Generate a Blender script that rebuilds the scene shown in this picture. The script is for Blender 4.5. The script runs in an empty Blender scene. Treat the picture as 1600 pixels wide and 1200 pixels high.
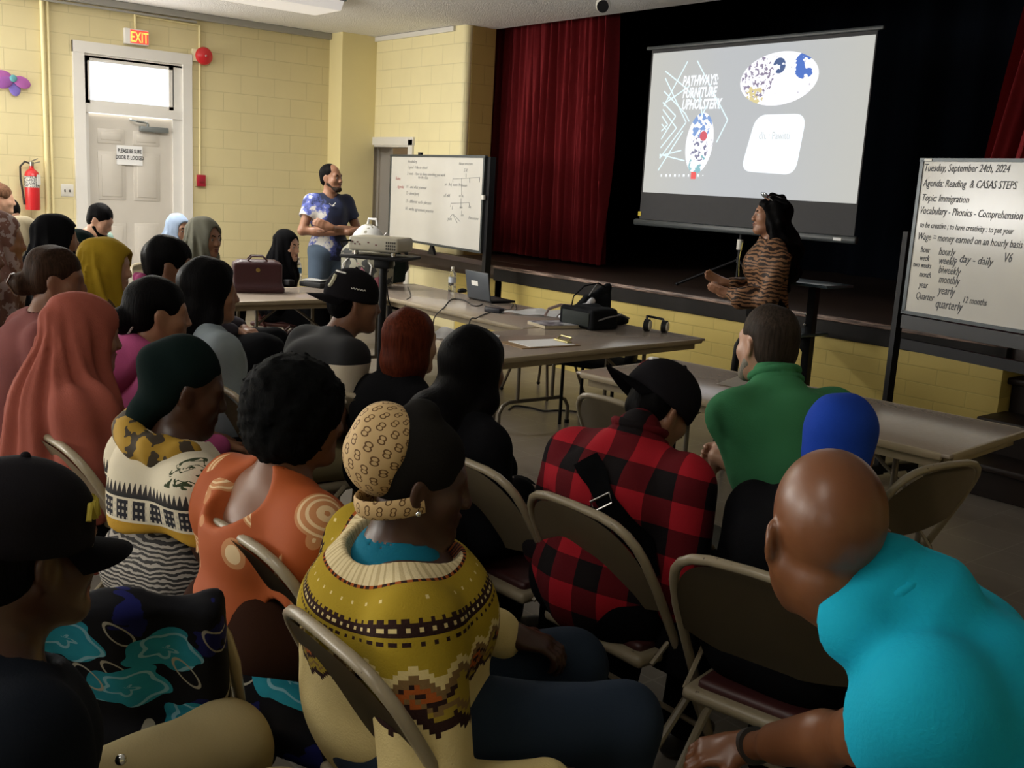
import bpy, bmesh, math, random
import numpy as np
from mathutils import Vector, Matrix, Euler

random.seed(7)
COL = bpy.context.scene.collection
PI = math.pi

# ---------------------------------------------------------------- camera model (1600 x 1200)
H = 1.6
FPX = 1605.6
YAW, PITCH, ROLL = 0.88135, 0.19070, -0.05527
cy_, sy_ = math.cos(YAW), math.sin(YAW)
_f = np.array([-sy_*math.cos(PITCH), cy_*math.cos(PITCH), -math.sin(PITCH)])
_r0 = np.array([cy_, sy_, 0.0]); _d0 = np.cross(_f, _r0)
_r = math.cos(ROLL)*_r0 + math.sin(ROLL)*_d0
_d = -math.sin(ROLL)*_r0 + math.cos(ROLL)*_d0
RC = np.array([_r, _d, _f]); CC = np.array([0, 0, H])
def ray(x, y): return RC.T @ np.array([(x-800)/FPX, (y-600)/FPX, 1.0])
def atz(x, y, z):
    v = ray(x, y); return CC + v*((z-H)/v[2])
def atx(x, y, X):
    v = ray(x, y); return CC + v*(X/v[0])
def aty(x, y, Y):
    v = ray(x, y); return CC + v*(Y/v[1])
def atd(x, y, D): return CC + ray(x, y)*D
def proj(p):
    c = RC @ (np.array(p, float)-CC); return (800+FPX*c[0]/c[2], 600+FPX*c[1]/c[2], c[2])

# ---------------------------------------------------------------- materials
class E:
    """a socket with arithmetic, for writing node maths"""
    def __init__(s, nt, sock): s.nt, s.k = nt, sock
    def op(s, o, b=None, c=None, clamp=False):
        n = s.nt.nodes.new('ShaderNodeMath'); n.operation = o; n.use_clamp = clamp
        s.nt.links.new(s.k, n.inputs[0])
        for i, v in ((1, b), (2, c)):
            if v is None: continue
            if isinstance(v, E): s.nt.links.new(v.k, n.inputs[i])
            else: n.inputs[i].default_value = v
        return E(s.nt, n.outputs[0])
    def __add__(s, b): return s.op('ADD', b)
    def __sub__(s, b): return s.op('SUBTRACT', b)
    def __mul__(s, b): return s.op('MULTIPLY', b)
    def __truediv__(s, b): return s.op('DIVIDE', b)
    def frac(s): return s.op('FRACT')
    def floor(s): return s.op('FLOOR')
    def sin(s): return s.op('SINE')
    def abs(s): return s.op('ABSOLUTE')
    def lt(s, b): return s.op('LESS_THAN', b)
    def gt(s, b): return s.op('GREATER_THAN', b)
    def mx(s, b): return s.op('MAXIMUM', b)
    def mn(s, b): return s.op('MINIMUM', b)
    def between(s, a, b): return s.gt(a)*s.lt(b)
    def step(s, a, b):
        n = s.nt.nodes.new('ShaderNodeMapRange'); n.clamp = True
        s.nt.links.new(s.k, n.inputs[0]); n.inputs[1].default_value = a; n.inputs[2].default_value = b
        return E(s.nt, n.outputs[0])

class M:
    """node material under construction"""
    def __init__(s, name, col=(.5, .5, .5), rough=.6, metal=0., spec=.5, **kw):
        s.m = bpy.data.materials.new(name); s.m.use_nodes = True
        s.nt = s.m.node_tree; s.b = s.nt.nodes['Principled BSDF']
        s.b.inputs['Base Color'].default_value = (*col, 1)
        s.b.inputs['Roughness'].default_value = rough; s.b.inputs['Metallic'].default_value = metal
        s.b.inputs['Specular IOR Level'].default_value = spec
        for k, v in kw.items(): s.b.inputs[k.replace('_', ' ')].default_value = v
    def n(s, t): return s.nt.nodes.new(t)
    def coord(s, kind='Object'):
        n = s.n('ShaderNodeTexCoord'); return n.outputs[kind]
    def xyz(s, kind='Object'):
        n = s.n('ShaderNodeSeparateXYZ'); s.nt.links.new(s.coord(kind), n.inputs[0])
        return [E(s.nt, n.outputs[i]) for i in range(3)]
    def comb(s, x, y, z=0.):
        n = s.n('ShaderNodeCombineXYZ')
        for i, v in enumerate((x, y, z)):
            if isinstance(v, E): s.nt.links.new(v.k, n.inputs[i])
            else: n.inputs[i].default_value = v
        return n.outputs[0]
    def attr(s, name):
        n = s.n('ShaderNodeAttribute'); n.attribute_name = name; return E(s.nt, n.outputs['Fac'])
    def noise(s, scale, detail=3, vec=None, dist=0., rough=.5):
        n = s.n('ShaderNodeTexNoise'); n.inputs['Scale'].default_value = scale
        n.inputs['Detail'].default_value = detail; n.inputs['Distortion'].default_value = dist
        n.inputs['Roughness'].default_value = rough
        s.nt.links.new(vec if vec is not None else s.coord(), n.inputs['Vector'])
        return E(s.nt, n.outputs['Fac'])
    def vor(s, scale, vec=None, feature='F1', out='Distance', rnd=1.):
        n = s.n('ShaderNodeTexVoronoi'); n.feature = feature; n.inputs['Scale'].default_value = scale
        n.inputs['Randomness'].default_value = rnd
        s.nt.links.new(vec if vec is not None else s.coord(), n.inputs['Vector'])
        return E(s.nt, n.outputs[out])
    def wave(s, scale, dist=0., detail=2., vec=None, ds=1., direction='X'):
        n = s.n('ShaderNodeTexWave'); n.inputs['Scale'].default_value = scale
        n.inputs['Distortion'].default_value = dist; n.inputs['Detail'].default_value = detail
        n.inputs['Detail Scale'].default_value = ds; n.bands_direction = direction
        s.nt.links.new(vec if vec is not None else s.coord(), n.inputs['Vector'])
        return E(s.nt, n.outputs['Fac'])
    def brick(s, vec, bw, bh, mortar=.004, off=.5):
        n = s.n('ShaderNodeTexBrick'); n.inputs['Scale'].default_value = 1
        n.inputs['Brick Width'].default_value = bw; n.inputs['Row Height'].default_value = bh
        n.inputs['Mortar Size'].default_value = mortar; n.inputs['Mortar Smooth'].default_value = .3; n.offset = off
        s.nt.links.new(vec, n.inputs['Vector']); return E(s.nt, n.outputs['Fac'])
    def mix(s, fac, a, b):
        n = s.n('ShaderNodeMix'); n.data_type = 'RGBA'
        for sk, v in ((n.inputs[0], fac), (n.inputs[6], a), (n.inputs[7], b)):
            if isinstance(v, E): s.nt.links.new(v.k, sk)
            elif isinstance(v, tuple): sk.default_value = (*v[:3], 1)
            elif isinstance(v, (int, float)): sk.default_value = v
            else: s.nt.links.new(v, sk)
        return n.outputs[2]
    def color(s, sock): s.nt.links.new(sock, s.b.inputs['Base Color']); return s
    def roughness(s, e): s.nt.links.new(e.k, s.b.inputs['Roughness']); return s
    def bump(s, e, strength=.3, dist=.01):
        n = s.n('ShaderNodeBump'); n.inputs['Strength'].default_value = strength; n.inputs['Distance'].default_value = dist
        s.nt.links.new(e.k, n.inputs['Height']); s.nt.links.new(n.outputs[0], s.b.inputs['Normal']); return s
    def emit(s, col, strength):
        if isinstance(col, tuple): s.b.inputs['Emission Color'].default_value = (*col, 1)
        else: s.nt.links.new(col, s.b.inputs['Emission Color'])
        s.b.inputs['Emission Strength'].default_value = strength; return s

def srgb(r, g, b):
    f = lambda c: (c/255/12.92 if c/255 <= .04045 else ((c/255+.055)/1.055)**2.4)
    return (f(r), f(g), f(b))
_plain = {}
def plain(name, col, rough=.6, metal=0., var=.12, nscale=14, bump=0., **kw):
    """a solid colour with a little procedural variation"""
    if name in _plain: return _plain[name]
    m = M(name, col, rough, metal, **kw)
    nz = m.noise(nscale, 4)
    m.color(m.mix(nz, tuple(c*(1-var) for c in col), tuple(min(1, c*(1+var)) for c in col)))
    if bump: m.bump(nz, bump, .004)
    _plain[name] = m.m; return m.m
def cloth(name, col, scale=260, rough=.9, var=.1, bump=.25):
    if name in _plain: return _plain[name]
    m = M(name, col, rough, spec=.2 if max(col) > .03 else .06)
    nz = m.noise(9, 3); fine = m.noise(scale, 2)
    m.color(m.mix(nz, tuple(c*(1-var) for c in col), tuple(min(1, c*(1+var)) for c in col)))
    m.bump(fine, bump, .003)
    _plain[name] = m.m; return m.m

# ---------------------------------------------------------------- objects
def thing(name, label, cat, loc=(0, 0, 0), rotz=0., group=None):
    o = bpy.data.objects.new(name, None); COL.objects.link(o); o.empty_display_size = .1
    o.location = [float(v) for v in loc]; o.rotation_euler = (0, 0, rotz); o['label'] = label; o['category'] = cat
    if group: o['group'] = group
    return o
def tag(o, label, cat, group=None):
    o['label'] = label; o['category'] = cat
    if group: o['group'] = group
    return o
def copy_tree(o, parent=None):
    c = o.copy(); COL.objects.link(c)
    if parent: c.parent = parent
    for ch in list(o.children): copy_tree(ch, c)
    return c

def V(*a): return Vector(a)
class MB:
    """collects shapes and links them as ONE mesh object"""
    def __init__(s): s.bm = bmesh.new()
    def _xf(s, vs, mat):
        bmesh.ops.transform(s.bm, matrix=mat, verts=vs)
    def box(s, c, size, rot=None, bev=0., seg=2):
        r = bmesh.ops.create_cube(s.bm, size=1.); vs = r['verts']
        bmesh.ops.scale(s.bm, vec=size, verts=vs)
        if bev > 0:
            es = list({e for v in vs for e in v.link_edges})
            rr = bmesh.ops.bevel(s.bm, geom=es, offset=min(bev, min(size)*.49), segments=seg, affect='EDGES', profile=.5)
            vs = list({v for f in rr['faces'] for v in f.verts} | {v for v in vs if v.is_valid})
        m = Matrix.Translation(Vector([float(x) for x in c]))
        if rot is not None: m = m @ (rot.to_matrix().to_4x4() if isinstance(rot, Euler) else rot.to_4x4())
        s._xf(vs, m); return s
    def cyl(s, a, b, r, r2=None, seg=16):
        a, b = Vector([float(x) for x in a]), Vector([float(x) for x in b]); d = b-a
        q = d.to_track_quat('Z', 'Y')
        rr = bmesh.ops.create_cone(s.bm, cap_ends=True, segments=seg, radius1=r, radius2=r if r2 is None else r2, depth=d.length)
        s._xf(rr['verts'], Matrix.Translation((a+b)/2) @ q.to_matrix().to_4x4()); return s
    def ball(s, c, r, seg=16, scale=(1, 1, 1), rot=None):
        rr = bmesh.ops.create_uvsphere(s.bm, u_segments=seg, v_segments=max(6, seg//2), radius=r)
        m = Matrix.Translation(Vector([float(x) for x in c]))
        if rot is not None: m = m @ rot.to_matrix().to_4x4()
        s._xf(rr['verts'], m @ Matrix.Diagonal((*scale, 1))); return s
    def tube(s, pts, r, seg=8, closed=False, flat=None):
        P = [Vector([float(x) for x in p]) for p in pts]; n = len(P); rings = []
        up = None
        for i, p in enumerate(P):
            if closed: t = P[(i+1) % n]-P[i-1]
            else: t = P[min(i+1, n-1)]-P[max(i-1, 0)]
            t.normalize()
            if up is None:
                up = Vector((0, 0, 1)) if abs(t.z) < .9 else Vector((1, 0, 0))
            u = (up-t*up.dot(t)).normalized(); w = t.cross(u); up = u
            rad = r[i] if isinstance(r, (list, tuple)) else r
            ry = rad if flat is None else rad*flat
            rings.append([s.bm.verts.new(p+u*math.cos(2*PI*k/seg)*rad+w*math.sin(2*PI*k/seg)*ry) for k in range(seg)])
        for i in range(n if closed else n-1):
            A, B = rings[i], rings[(i+1) % n]
            for k in range(seg): s.bm.faces.new((A[k], A[(k+1) % seg], B[(k+1) % seg], B[k]))
        if not closed:
            s.bm.faces.new(rings[0][::-1]); s.bm.faces.new(rings[-1])
        return s
    def lathe(s, prof, c=(0, 0, 0), seg=24):
        rings = []
        for (r, z) in prof:
            rings.append([s.bm.verts.new((c[0]+r*math.cos(2*PI*k/seg), c[1]+r*math.sin(2*PI*k/seg), c[2]+z)) for k in range(seg)])
        for A, B in zip(rings, rings[1:]):
            for k in range(seg): s.bm.faces.new((A[k], A[(k+1) % seg], B[(k+1) % seg], B[k]))
        s.bm.faces.new(rings[0][::-1]); s.bm.faces.new(rings[-1]); return s
    def prism(s, poly, th, mat=None):
        """poly in local XY, extruded by th along local Z, then placed by mat"""
        lo = [s.bm.verts.new((x, y, 0)) for x, y in poly]; hi = [s.bm.verts.new((x, y, th)) for x, y in poly]
        s.bm.faces.new(lo[::-1]); s.bm.faces.new(hi); n = len(poly)
        for k in range(n): s.bm.faces.new((lo[k], lo[(k+1) % n], hi[(k+1) % n], hi[k]))
        if mat is not None: s._xf(lo+hi, mat)
        return s
    def grid(s, fn, nu, nv, thick=0.):
        g = [[s.bm.verts.new(fn(i/nu, j/nv)) for j in range(nv+1)] for i in range(nu+1)]
        fs = [s.bm.faces.new((g[i][j], g[i+1][j], g[i+1][j+1], g[i][j+1])) for i in range(nu) for j in range(nv)]
        if thick: bmesh.ops.solidify(s.bm, geom=fs, thickness=thick)
        return s
    def build(s, name, mat, parent=None, smooth=True, loc=None):
        bmesh.ops.recalc_face_normals(s.bm, faces=s.bm.faces)
        me = bpy.data.meshes.new(name); s.bm.to_mesh(me); s.bm.free()
        if smooth:
            for p in me.polygons: p.use_smooth = True
        o = bpy.data.objects.new(name, me); COL.objects.link(o)
        me.materials.append(mat.m if isinstance(mat, M) else mat)
        if smooth and len(me.polygons):
            try: me.set_sharp_from_angle(angle=math.radians(38))
            except Exception: pass
        if parent: o.parent = parent
        if loc is not None: o.location = [float(v) for v in loc]
        return o
def struct(o): o['kind'] = 'structure'; return o

def text_mesh(name, body, size, mat, parent, loc, rot=(PI/2, 0, 0), shear=0., ext=.001, align='LEFT', bold=0., spacing=1., sx=1., line=1.):
    cu = bpy.data.curves.new(name, 'FONT'); cu.body = body; cu.size = size; cu.shear = shear; cu.extrude = ext
    cu.align_x = align; cu.offset = bold; cu.space_character = spacing; cu.space_line = line; cu.resolution_u = 2
    t = bpy.data.objects.new(name+'_tmp', cu); COL.objects.link(t)
    dg = bpy.context.evaluated_depsgraph_get(); me = bpy.data.meshes.new_from_object(t.evaluated_get(dg))
    bpy.data.objects.remove(t); bpy.data.curves.remove(cu)
    me.name = name
    me.materials.clear(); me.materials.append(mat)
    o = bpy.data.objects.new(name, me); COL.objects.link(o)
    o.parent = parent; o.location = [float(v) for v in loc]; o.rotation_euler = rot; o.scale = (sx, 1, 1)
    return o

# ---------------------------------------------------------------- signed-distance modelling
class SDF:
    def __init__(s, k=.03): s.p = []; s.k = k
    def cap(s, a, b, ra, rb=None, k=None, sub=False, flat=None):
        s.p.append(('c', np.array(a, float), np.array(b, float), ra, ra if rb is None else rb, s.k if k is None else k, sub, flat)); return s
    def ell(s, c, r, R=None, k=None, sub=False):
        r = np.array((r, r, r) if isinstance(r, (int, float)) else r, float)
        s.p.append(('e', np.array(c, float), r, np.eye(3) if R is None else np.array(R, float), s.k if k is None else k, sub)); return s
    def box(s, c, hs, R=None, rr=.01, k=None, sub=False):
        s.p.append(('b', np.array(c, float), np.array(hs, float), np.eye(3) if R is None else np.array(R, float), rr, s.k if k is None else k, sub)); return s
    def half(s, c, n, k=None):
        """cut away the side the normal points to"""
        n = np.array(n, float); s.p.append(('h', np.array(c, float), n/np.linalg.norm(n), s.k if k is None else k)); return s
    def chain(s, pts, rad, k=None):
        for i in range(len(pts)-1): s.cap(pts[i], pts[i+1], rad[i], rad[i+1], k)
        return s
    def bounds(s):
        lo, hi = np.full(3, 1e9), np.full(3, -1e9)
        for q in s.p:
            if q[0] == 'c' and not q[6]:
                r = max(q[3], q[4])
                for e in (q[1], q[2]): lo = np.minimum(lo, e-r); hi = np.maximum(hi, e+r)
            elif q[0] == 'e' and not q[5]:
                ext = np.sqrt(((q[3]*q[2])**2).sum(1)); lo = np.minimum(lo, q[1]-ext); hi = np.maximum(hi, q[1]+ext)
            elif q[0] == 'b' and not q[6]:
                ext = (np.abs(q[3])*q[2]).sum(1)+q[4]; lo = np.minimum(lo, q[1]-ext); hi = np.maximum(hi, q[1]+ext)
        return lo, hi
    def mesh(s, name, mat, parent, res=.012, disp=None, attrs=None, cut=None):
        lo, hi = s.bounds(); pad = max(.02, 3*res); lo -= pad; hi += pad
        n = np.maximum(4, np.ceil((hi-lo)/res).astype(int)+1)
        ax = [(lo[i]+res*np.arange(n[i])).astype(np.float32) for i in range(3)]
        F = np.full(n, .3, np.float32)
        for q in s.p:
            kind = q[0]; sub = False
            if kind == 'c':
                _, a, b, ra, rb, k, sub, flat = q; r = max(ra, rb); bl = np.minimum(a, b)-r; bh = np.maximum(a, b)+r
            elif kind == 'e':
                _, c, r, R, k, sub = q; ext = np.sqrt(((R*r)**2).sum(1)); bl = c-ext; bh = c+ext
            elif kind == 'b':
                _, c, hs, R, rr, k, sub = q; ext = (np.abs(R)*hs).sum(1)+rr; bl = c-ext; bh = c+ext
            else:
                _, c, nn, k = q; bl, bh = lo, hi
            mg = k+3*res+.01
            i0 = np.clip(np.floor((bl-mg-lo)/res).astype(int), 0, n); i1 = np.clip(np.ceil((bh+mg-lo)/res).astype(int)+1, 0, n)
            if (i1 <= i0).any(): continue
            X = ax[0][i0[0]:i1[0], None, None]; Y = ax[1][None, i0[1]:i1[1], None]; Z = ax[2][None, None, i0[2]:i1[2]]
            sl = F[i0[0]:i1[0], i0[1]:i1[1], i0[2]:i1[2]]
            if kind == 'c':
                ab = b-a; L2 = max(1e-9, ab@ab)
                t = np.clip(((X-a[0])*ab[0]+(Y-a[1])*ab[1]+(Z-a[2])*ab[2])/L2, 0, 1)
                dx, dy, dz = X-a[0]-t*ab[0], Y-a[1]-t*ab[1], Z-a[2]-t*ab[2]
                if flat is not None: dy = dy/flat
                d = np.sqrt(dx*dx+dy*dy+dz*dz)-(ra+(rb-ra)*t)
            elif kind == 'e':
                px, py, pz = X-c[0], Y-c[1], Z-c[2]
                u = [R[0, i]*px+R[1, i]*py+R[2, i]*pz for i in range(3)]
                k0 = np.sqrt(sum((u[i]/r[i])**2 for i in range(3))); k1 = np.sqrt(sum((u[i]/r[i]**2)**2 for i in range(3)))+1e-9
                d = k0*(k0-1)/k1
            elif kind == 'b':
                px, py, pz = X-c[0], Y-c[1], Z-c[2]
                u = [np.abs(R[0, i]*px+R[1, i]*py+R[2, i]*pz)-hs[i] for i in range(3)]
                d = np.sqrt(sum(np.maximum(v, 0)**2 for v in u))+np.minimum(np.maximum(np.maximum(u[0], u[1]), u[2]), 0)-rr
            else:
                d = -((X-c[0])*nn[0]+(Y-c[1])*nn[1]+(Z-c[2])*nn[2])
                sub = True
            d = d.astype(np.float32) if d.shape == sl.shape else np.broadcast_to(d, sl.shape).astype(np.float32)
            kk = max(k, 1e-4)
            if sub:
                h = np.maximum(kk-np.abs(sl+d), 0)/kk; sl[...] = np.maximum(sl, -d)+h*h*kk*.25
            else:
                h = np.maximum(kk-np.abs(sl-d), 0)/kk; sl[...] = np.minimum(sl, d)-h*h*kk*.25
        if disp is not None:
            near = np.abs(F) < .06
            I = np.nonzero(near); F[near] += disp(ax[0][I[0]], ax[1][I[1]], ax[2][I[2]]).astype(np.float32)
        F[0], F[-1], F[:, 0], F[:, -1], F[:, :, 0], F[:, :, -1] = (.3,)*6
        ins = F < 0
        # surface nets
        c8 = [(i, j, k) for i in (0, 1) for j in (0, 1) for k in (0, 1)]
        cnt = np.zeros(n-1, np.int8)
        for (i, j, k) in c8: cnt += ins[i:n[0]-1+i, j:n[1]-1+j, k:n[2]-1+k]
        act = np.nonzero((cnt > 0) & (cnt < 8)); N = len(act[0])
        val = {c: F[act[0]+c[0], act[1]+c[1], act[2]+c[2]] for c in c8}
        acc = np.zeros((N, 3), np.float32); num = np.zeros(N, np.float32)
        for ci in c8:
            for axis in range(3):
                if ci[axis]: continue
                cj = list(ci); cj[axis] = 1; cj = tuple(cj)
                f0, f1 = val[ci], val[cj]; m = (f0 < 0) != (f1 < 0)
                t = np.where(m, f0/np.where(m, f0-f1, 1), 0)
                for a_ in range(3):
                    acc[:, a_] += m*(ci[a_]+(t if a_ == axis else 0))
                num += m
        vs = acc/num[:, None]; idx = np.full(n-1, -1, np.int32); idx[act] = np.arange(N)
        vs = (np.stack(act, 1)+vs)*res+lo
        quads = []
        for axis in range(3):
            o1, o2 = [(1, 2), (2, 0), (0, 1)][axis]
            s0 = [slice(1, m-1) for m in n]; s0[axis] = slice(0, n[axis]-1)
            s1 = list(s0); s1[axis] = slice(1, n[axis])
            A, B = ins[tuple(s0)], ins[tuple(s1)]
            for flag in (True, False):
                I = np.nonzero((A != B) & (A == flag))
                if not len(I[0]): continue
                base = [I[i]+(0 if i == axis else 1) for i in range(3)]
                def cell(d1, d2):
                    q = list(base); q[o1] = q[o1]-d1; q[o2] = q[o2]-d2; return idx[tuple(q)]
                qd = np.stack([cell(0, 0), cell(1, 0), cell(1, 1), cell(0, 1)], 1)
                quads.append(qd if flag else qd[:, ::-1])
        Q = np.concatenate(quads); Q = Q[(Q >= 0).all(1)]
        me = bpy.data.meshes.new(name); me.vertices.add(N); me.vertices.foreach_set('co', vs.astype(np.float32).ravel())
        me.loops.add(Q.size); me.loops.foreach_set('vertex_index', Q.astype(np.int32).ravel())
        me.polygons.add(len(Q)); me.polygons.foreach_set('loop_start', np.arange(0, Q.size, 4, dtype=np.int32))
        me.polygons.foreach_set('use_smooth', np.ones(len(Q), bool))
        me.update(calc_edges=True)
        if attrs:
            for an, fn in attrs.items():
                at = me.attributes.new(an, 'FLOAT', 'POINT'); at.data.foreach_set('value', fn(vs).astype(np.float32))
        me.materials.append(mat.m if isinstance(mat, M) else mat)
        ob = bpy.data.objects.new(name, me); COL.objects.link(ob)
        if parent: ob.parent = parent
        return ob
def folds(amp, sc=1., seed=0., vert=1.):
    """soft cloth folds, running mostly downwards when vert is small"""
    def f(x, y, z):
        x, y, z = x*sc, y*sc, z*sc*vert
        w = 1.7*np.sin(x*9+seed)+1.3*np.sin(z*11+y*7+seed*2)
        a = np.sin(31*x+17*y+6*z+w+seed); b = np.sin(-13*x+29*y+9*z+1.4*np.sin(x*14+z*8)+seed*3)
        return amp*(.6*a+.4*b)
    return f
# ================================================================ THE SETTING
XA, YB, ZC = -11.2, 6.64, 3.225          # left wall, stage wall, ceiling
YS, ZS = 6.15, .83                       # stage apron front and floor height
XR, YK = 3.6, -5.2                       # right wall, back wall
YH = 7.02                                # where the hall ceiling ends above the stage

def block_mat(name, axis, bw=.406, bh=.203, col=(.69, .60, .345), strength=.5, off_z=0.):
    m = M(name, col, .55, spec=.35)
    x, y, z = m.xyz()
    v = m.comb(y if axis == 'Y' else x, z + off_z)
    bk = m.brick(v, bw, bh, .0045); nz = m.noise(3, 4); fine = m.noise(60, 4)
    c = m.mix(nz, tuple(k*.93 for k in col), tuple(min(1, k*1.05) for k in col))
    m.color(m.mix(bk*.35, c, tuple(k*.62 for k in col)))
    m.bump(bk*-1.0 + fine*.16, strength, .006)
    return m.m
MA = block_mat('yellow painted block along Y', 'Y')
MBX = block_mat('yellow painted block along X', 'X', col=(.86, .77, .46))  # lighter than the left wall's same paint; its stronger light is in the colour
MST = block_mat('yellow painted half block', 'X', .406, .1016, (.66, .52, .16), off_z=.008)
MSTY = block_mat('yellow painted half block side', 'Y', .406, .1016, (.60, .47, .14))
MSMOOTH = plain('yellow smooth paint', (.80, .70, .38), .5, var=.04, nscale=3)
MWHITE = plain('white gloss paint', (.72, .70, .66), .4, var=.04, nscale=5)
MDOOR = plain('off white door paint', (.60, .56, .50), .45, var=.04, nscale=5)
MBLACK = plain('black metal', (.006, .006, .0075), .5, var=.2, spec=.25)
MBROWN = plain('dark brown stained wood', (.030, .017, .012), .5, var=.3, nscale=8)

# floor: brown grey square tiles
m = M('vinyl floor tile', (.2, .17, .14), .3, spec=.5)
x, y, z = m.xyz(); bk = m.brick(m.comb(x, y), .305, .305, .004, 0.); nz = m.noise(5, 5); n2 = m.noise(40, 4)
c = m.mix(nz, (.155, .138, .118), (.24, .212, .182)); c = m.mix(n2*.5, c, (.21, .175, .14))
m.color(m.mix(bk*.7, c, (.30, .27, .23))); m.roughness(nz*.25+.22); m.bump(bk*-1., .15, .002)
struct(MB().box(((XA+XR)/2, (YK+YB)/2+.3, -.05), (XR-XA+.4, YB-YK+.8, .1)).build('floor', m, smooth=False))
# ceiling: white popcorn
m = M('popcorn ceiling', (.8, .79, .77), .9, spec=.1)
v1 = m.noise(55, 5, rough=.7); v2 = m.vor(70)
m.color(m.mix(v1, (.80, .79, .78), (.93, .92, .91))); m.bump(v1+v2*-.6, .9, .012)
struct(MB().box(((XA+XR)/2, (YK+YH)/2, ZC+.15), (XR-XA+.4, YH-YK, .3)).build('ceiling', m, smooth=False))

# left wall with the exit doorway, and windows further back
DY0, DY1, DZ, TZ0, TZ1 = 3.37, 4.41, 2.10, 2.19, 2.66
w = MB(); th = .2
def wseg(y0, y1, z0, z1): w.box((XA-th/2, (y0+y1)/2, (z0+z1)/2), (th, y1-y0, z1-z0))
wseg(DY1, YB+.2, 0, ZC); wseg(2.2, DY0, 0, ZC); wseg(DY0, DY1, TZ1+.02, ZC)
WIN = [(-.2, 1.6), (-2.6, -.8), (-4.8, -3.0)]
yy = 2.2
for (a, b) in WIN:
    wseg(b, yy, 0, ZC); wseg(a, b, 0, 1.0); wseg(a, b, 2.75, ZC); yy = a
wseg(YK, yy, 0, ZC)
struct(w.build('wall_left', MA, smooth=False))
glass = M('window glass', (1, 1, 1), .02); _o = glass.nt.nodes['Material Output']; _t = glass.n('ShaderNodeBsdfTransparent'); _g = glass.n('ShaderNodeBsdfGlossy'); _g.inputs['Roughness'].default_value = .02; _x = glass.n('ShaderNodeMixShader'); _x.inputs[0].default_value = .06
glass.nt.links.new(_t.outputs[0], _x.inputs[1]); glass.nt.links.new(_g.outputs[0], _x.inputs[2]); glass.nt.links.new(_x.outputs[0], _o.inputs[0])
for i, (a, b) in enumerate(WIN):
    wf = MB()
    for yc in (a+.03, (a+b)/2, b-.03): wf.box((XA-.1, yc, 1.875), (.06, .06, 1.75))
    for zc in (1.03, 1.875, 2.72): wf.box((XA-.1, (a+b)/2, zc), (.055, b-a, .06))
    f = struct(wf.build('window_%d' % (i+1), MWHITE, smooth=False))
    MB().box((XA-.12, (a+b)/2, 1.875), (.008, b-a-.05, 1.7)).build('pane', glass, f, smooth=False)
# pilaster in the corner
struct(MB().box((XA+.15, (6.18+YB)/2, ZC/2), (.30, YB-6.18, ZC)).build('pillar', MSMOOTH, smooth=False))
# front wall left of the stage, with the inner doorway
EX0, EX1, EZ = -11.0, -10.12, 1.985
XJ = -9.12
w = MB(); th = .32
w.box(((XA+EX0)/2, YB+th/2, ZC/2), (EX0-XA, th, ZC)); w.box(((EX1+XJ-.06)/2, YB+th/2, ZC/2), (XJ-.06-EX1, th, ZC))
w.box(((EX0+EX1)/2, YB+th/2, (EZ+ZC)/2), (EX1-EX0, th, ZC-EZ))
w.cyl((XJ-.06, YB+.06, 0), (XJ-.06, YB+.06, ZC), .06, seg=32)
struct(w.build('wall_front', MBX, smooth=True))
struct(MB().box((XJ-.15, YB+.06+(YH-YB-.02)/2, ZC/2), (.30, YH-YB-.08, ZC)).build('wall_stage_jamb', block_mat('shade-darkened yellow block jamb', 'Y', .406, .203, (.50, .36, .12), .8), smooth=False))  # same yellow block, darkened in the colour for the shade on the return
# small room beyond the inner door
MTAN = plain('tan plaster', (.50, .40, .30), .8, var=.05)
w = MB(); w.box((-10.4, 8.6, 1.3), (1.8, .1, 2.6)); w.box((XA-.1, 7.8, 1.3), (.1, 1.7, 2.6)); w.box((-9.5, 7.8, 1.3), (.1, 1.5, 2.6)); w.box((-10.4, 7.8, 2.6), (1.8, 1.7, .1))
w.box((-10.4, 7.8, -.05), (1.8, 1.7, .1))
struct(w.build('wall_side_room', MTAN, smooth=False))
# inner doorway casing and the brown door standing open
w = MB()
w.box((EX0-.05, YB-.012, EZ/2+.03), (.11, .03, EZ+.06)); w.box((EX1+.04, YB-.012, EZ/2+.03), (.09, .03, EZ+.06)); w.box(((EX0+EX1)/2, YB-.012, EZ+.045), (EX1-EX0+.19, .03, .09))
w.box((EX0+.01, YB+.16, EZ/2), (.02, .32, EZ)); w.box((EX1-.01, YB+.16, EZ/2), (.02, .32, EZ)); w.box(((EX0+EX1)/2, YB+.16, EZ-.01), (EX1-EX0, .32, .02))
w.box((EX0+.03, YB+.10, EZ/2), (.02, .03, EZ))
struct(w.build('trim_2', MWHITE, smooth=False))
m = M('varnished brown door', (.10, .045, .02), .4); m.color(m.mix(m.noise(3, 4, m.comb(*(lambda q: (q[0]*9, q[1]*9, q[2]))(m.xyz()))), (.07, .028, .012), (.16, .075, .032)))
d = struct(MB().box((.0, 0, EZ/2), (.80, .04, EZ-.03), bev=.004).build('door_2', m, smooth=False)); d.location = (-10.22, 7.05, .01); d.rotation_euler = (0, 0, math.radians(12))
k = MB().cyl((-.34, -.02, .98), (-.34, -.06, .98), .012).ball((-.34, -.075, .98), .028); k.build('door_handle', plain('steel', (.55, .55, .53), .3, 1.), d)
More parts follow.
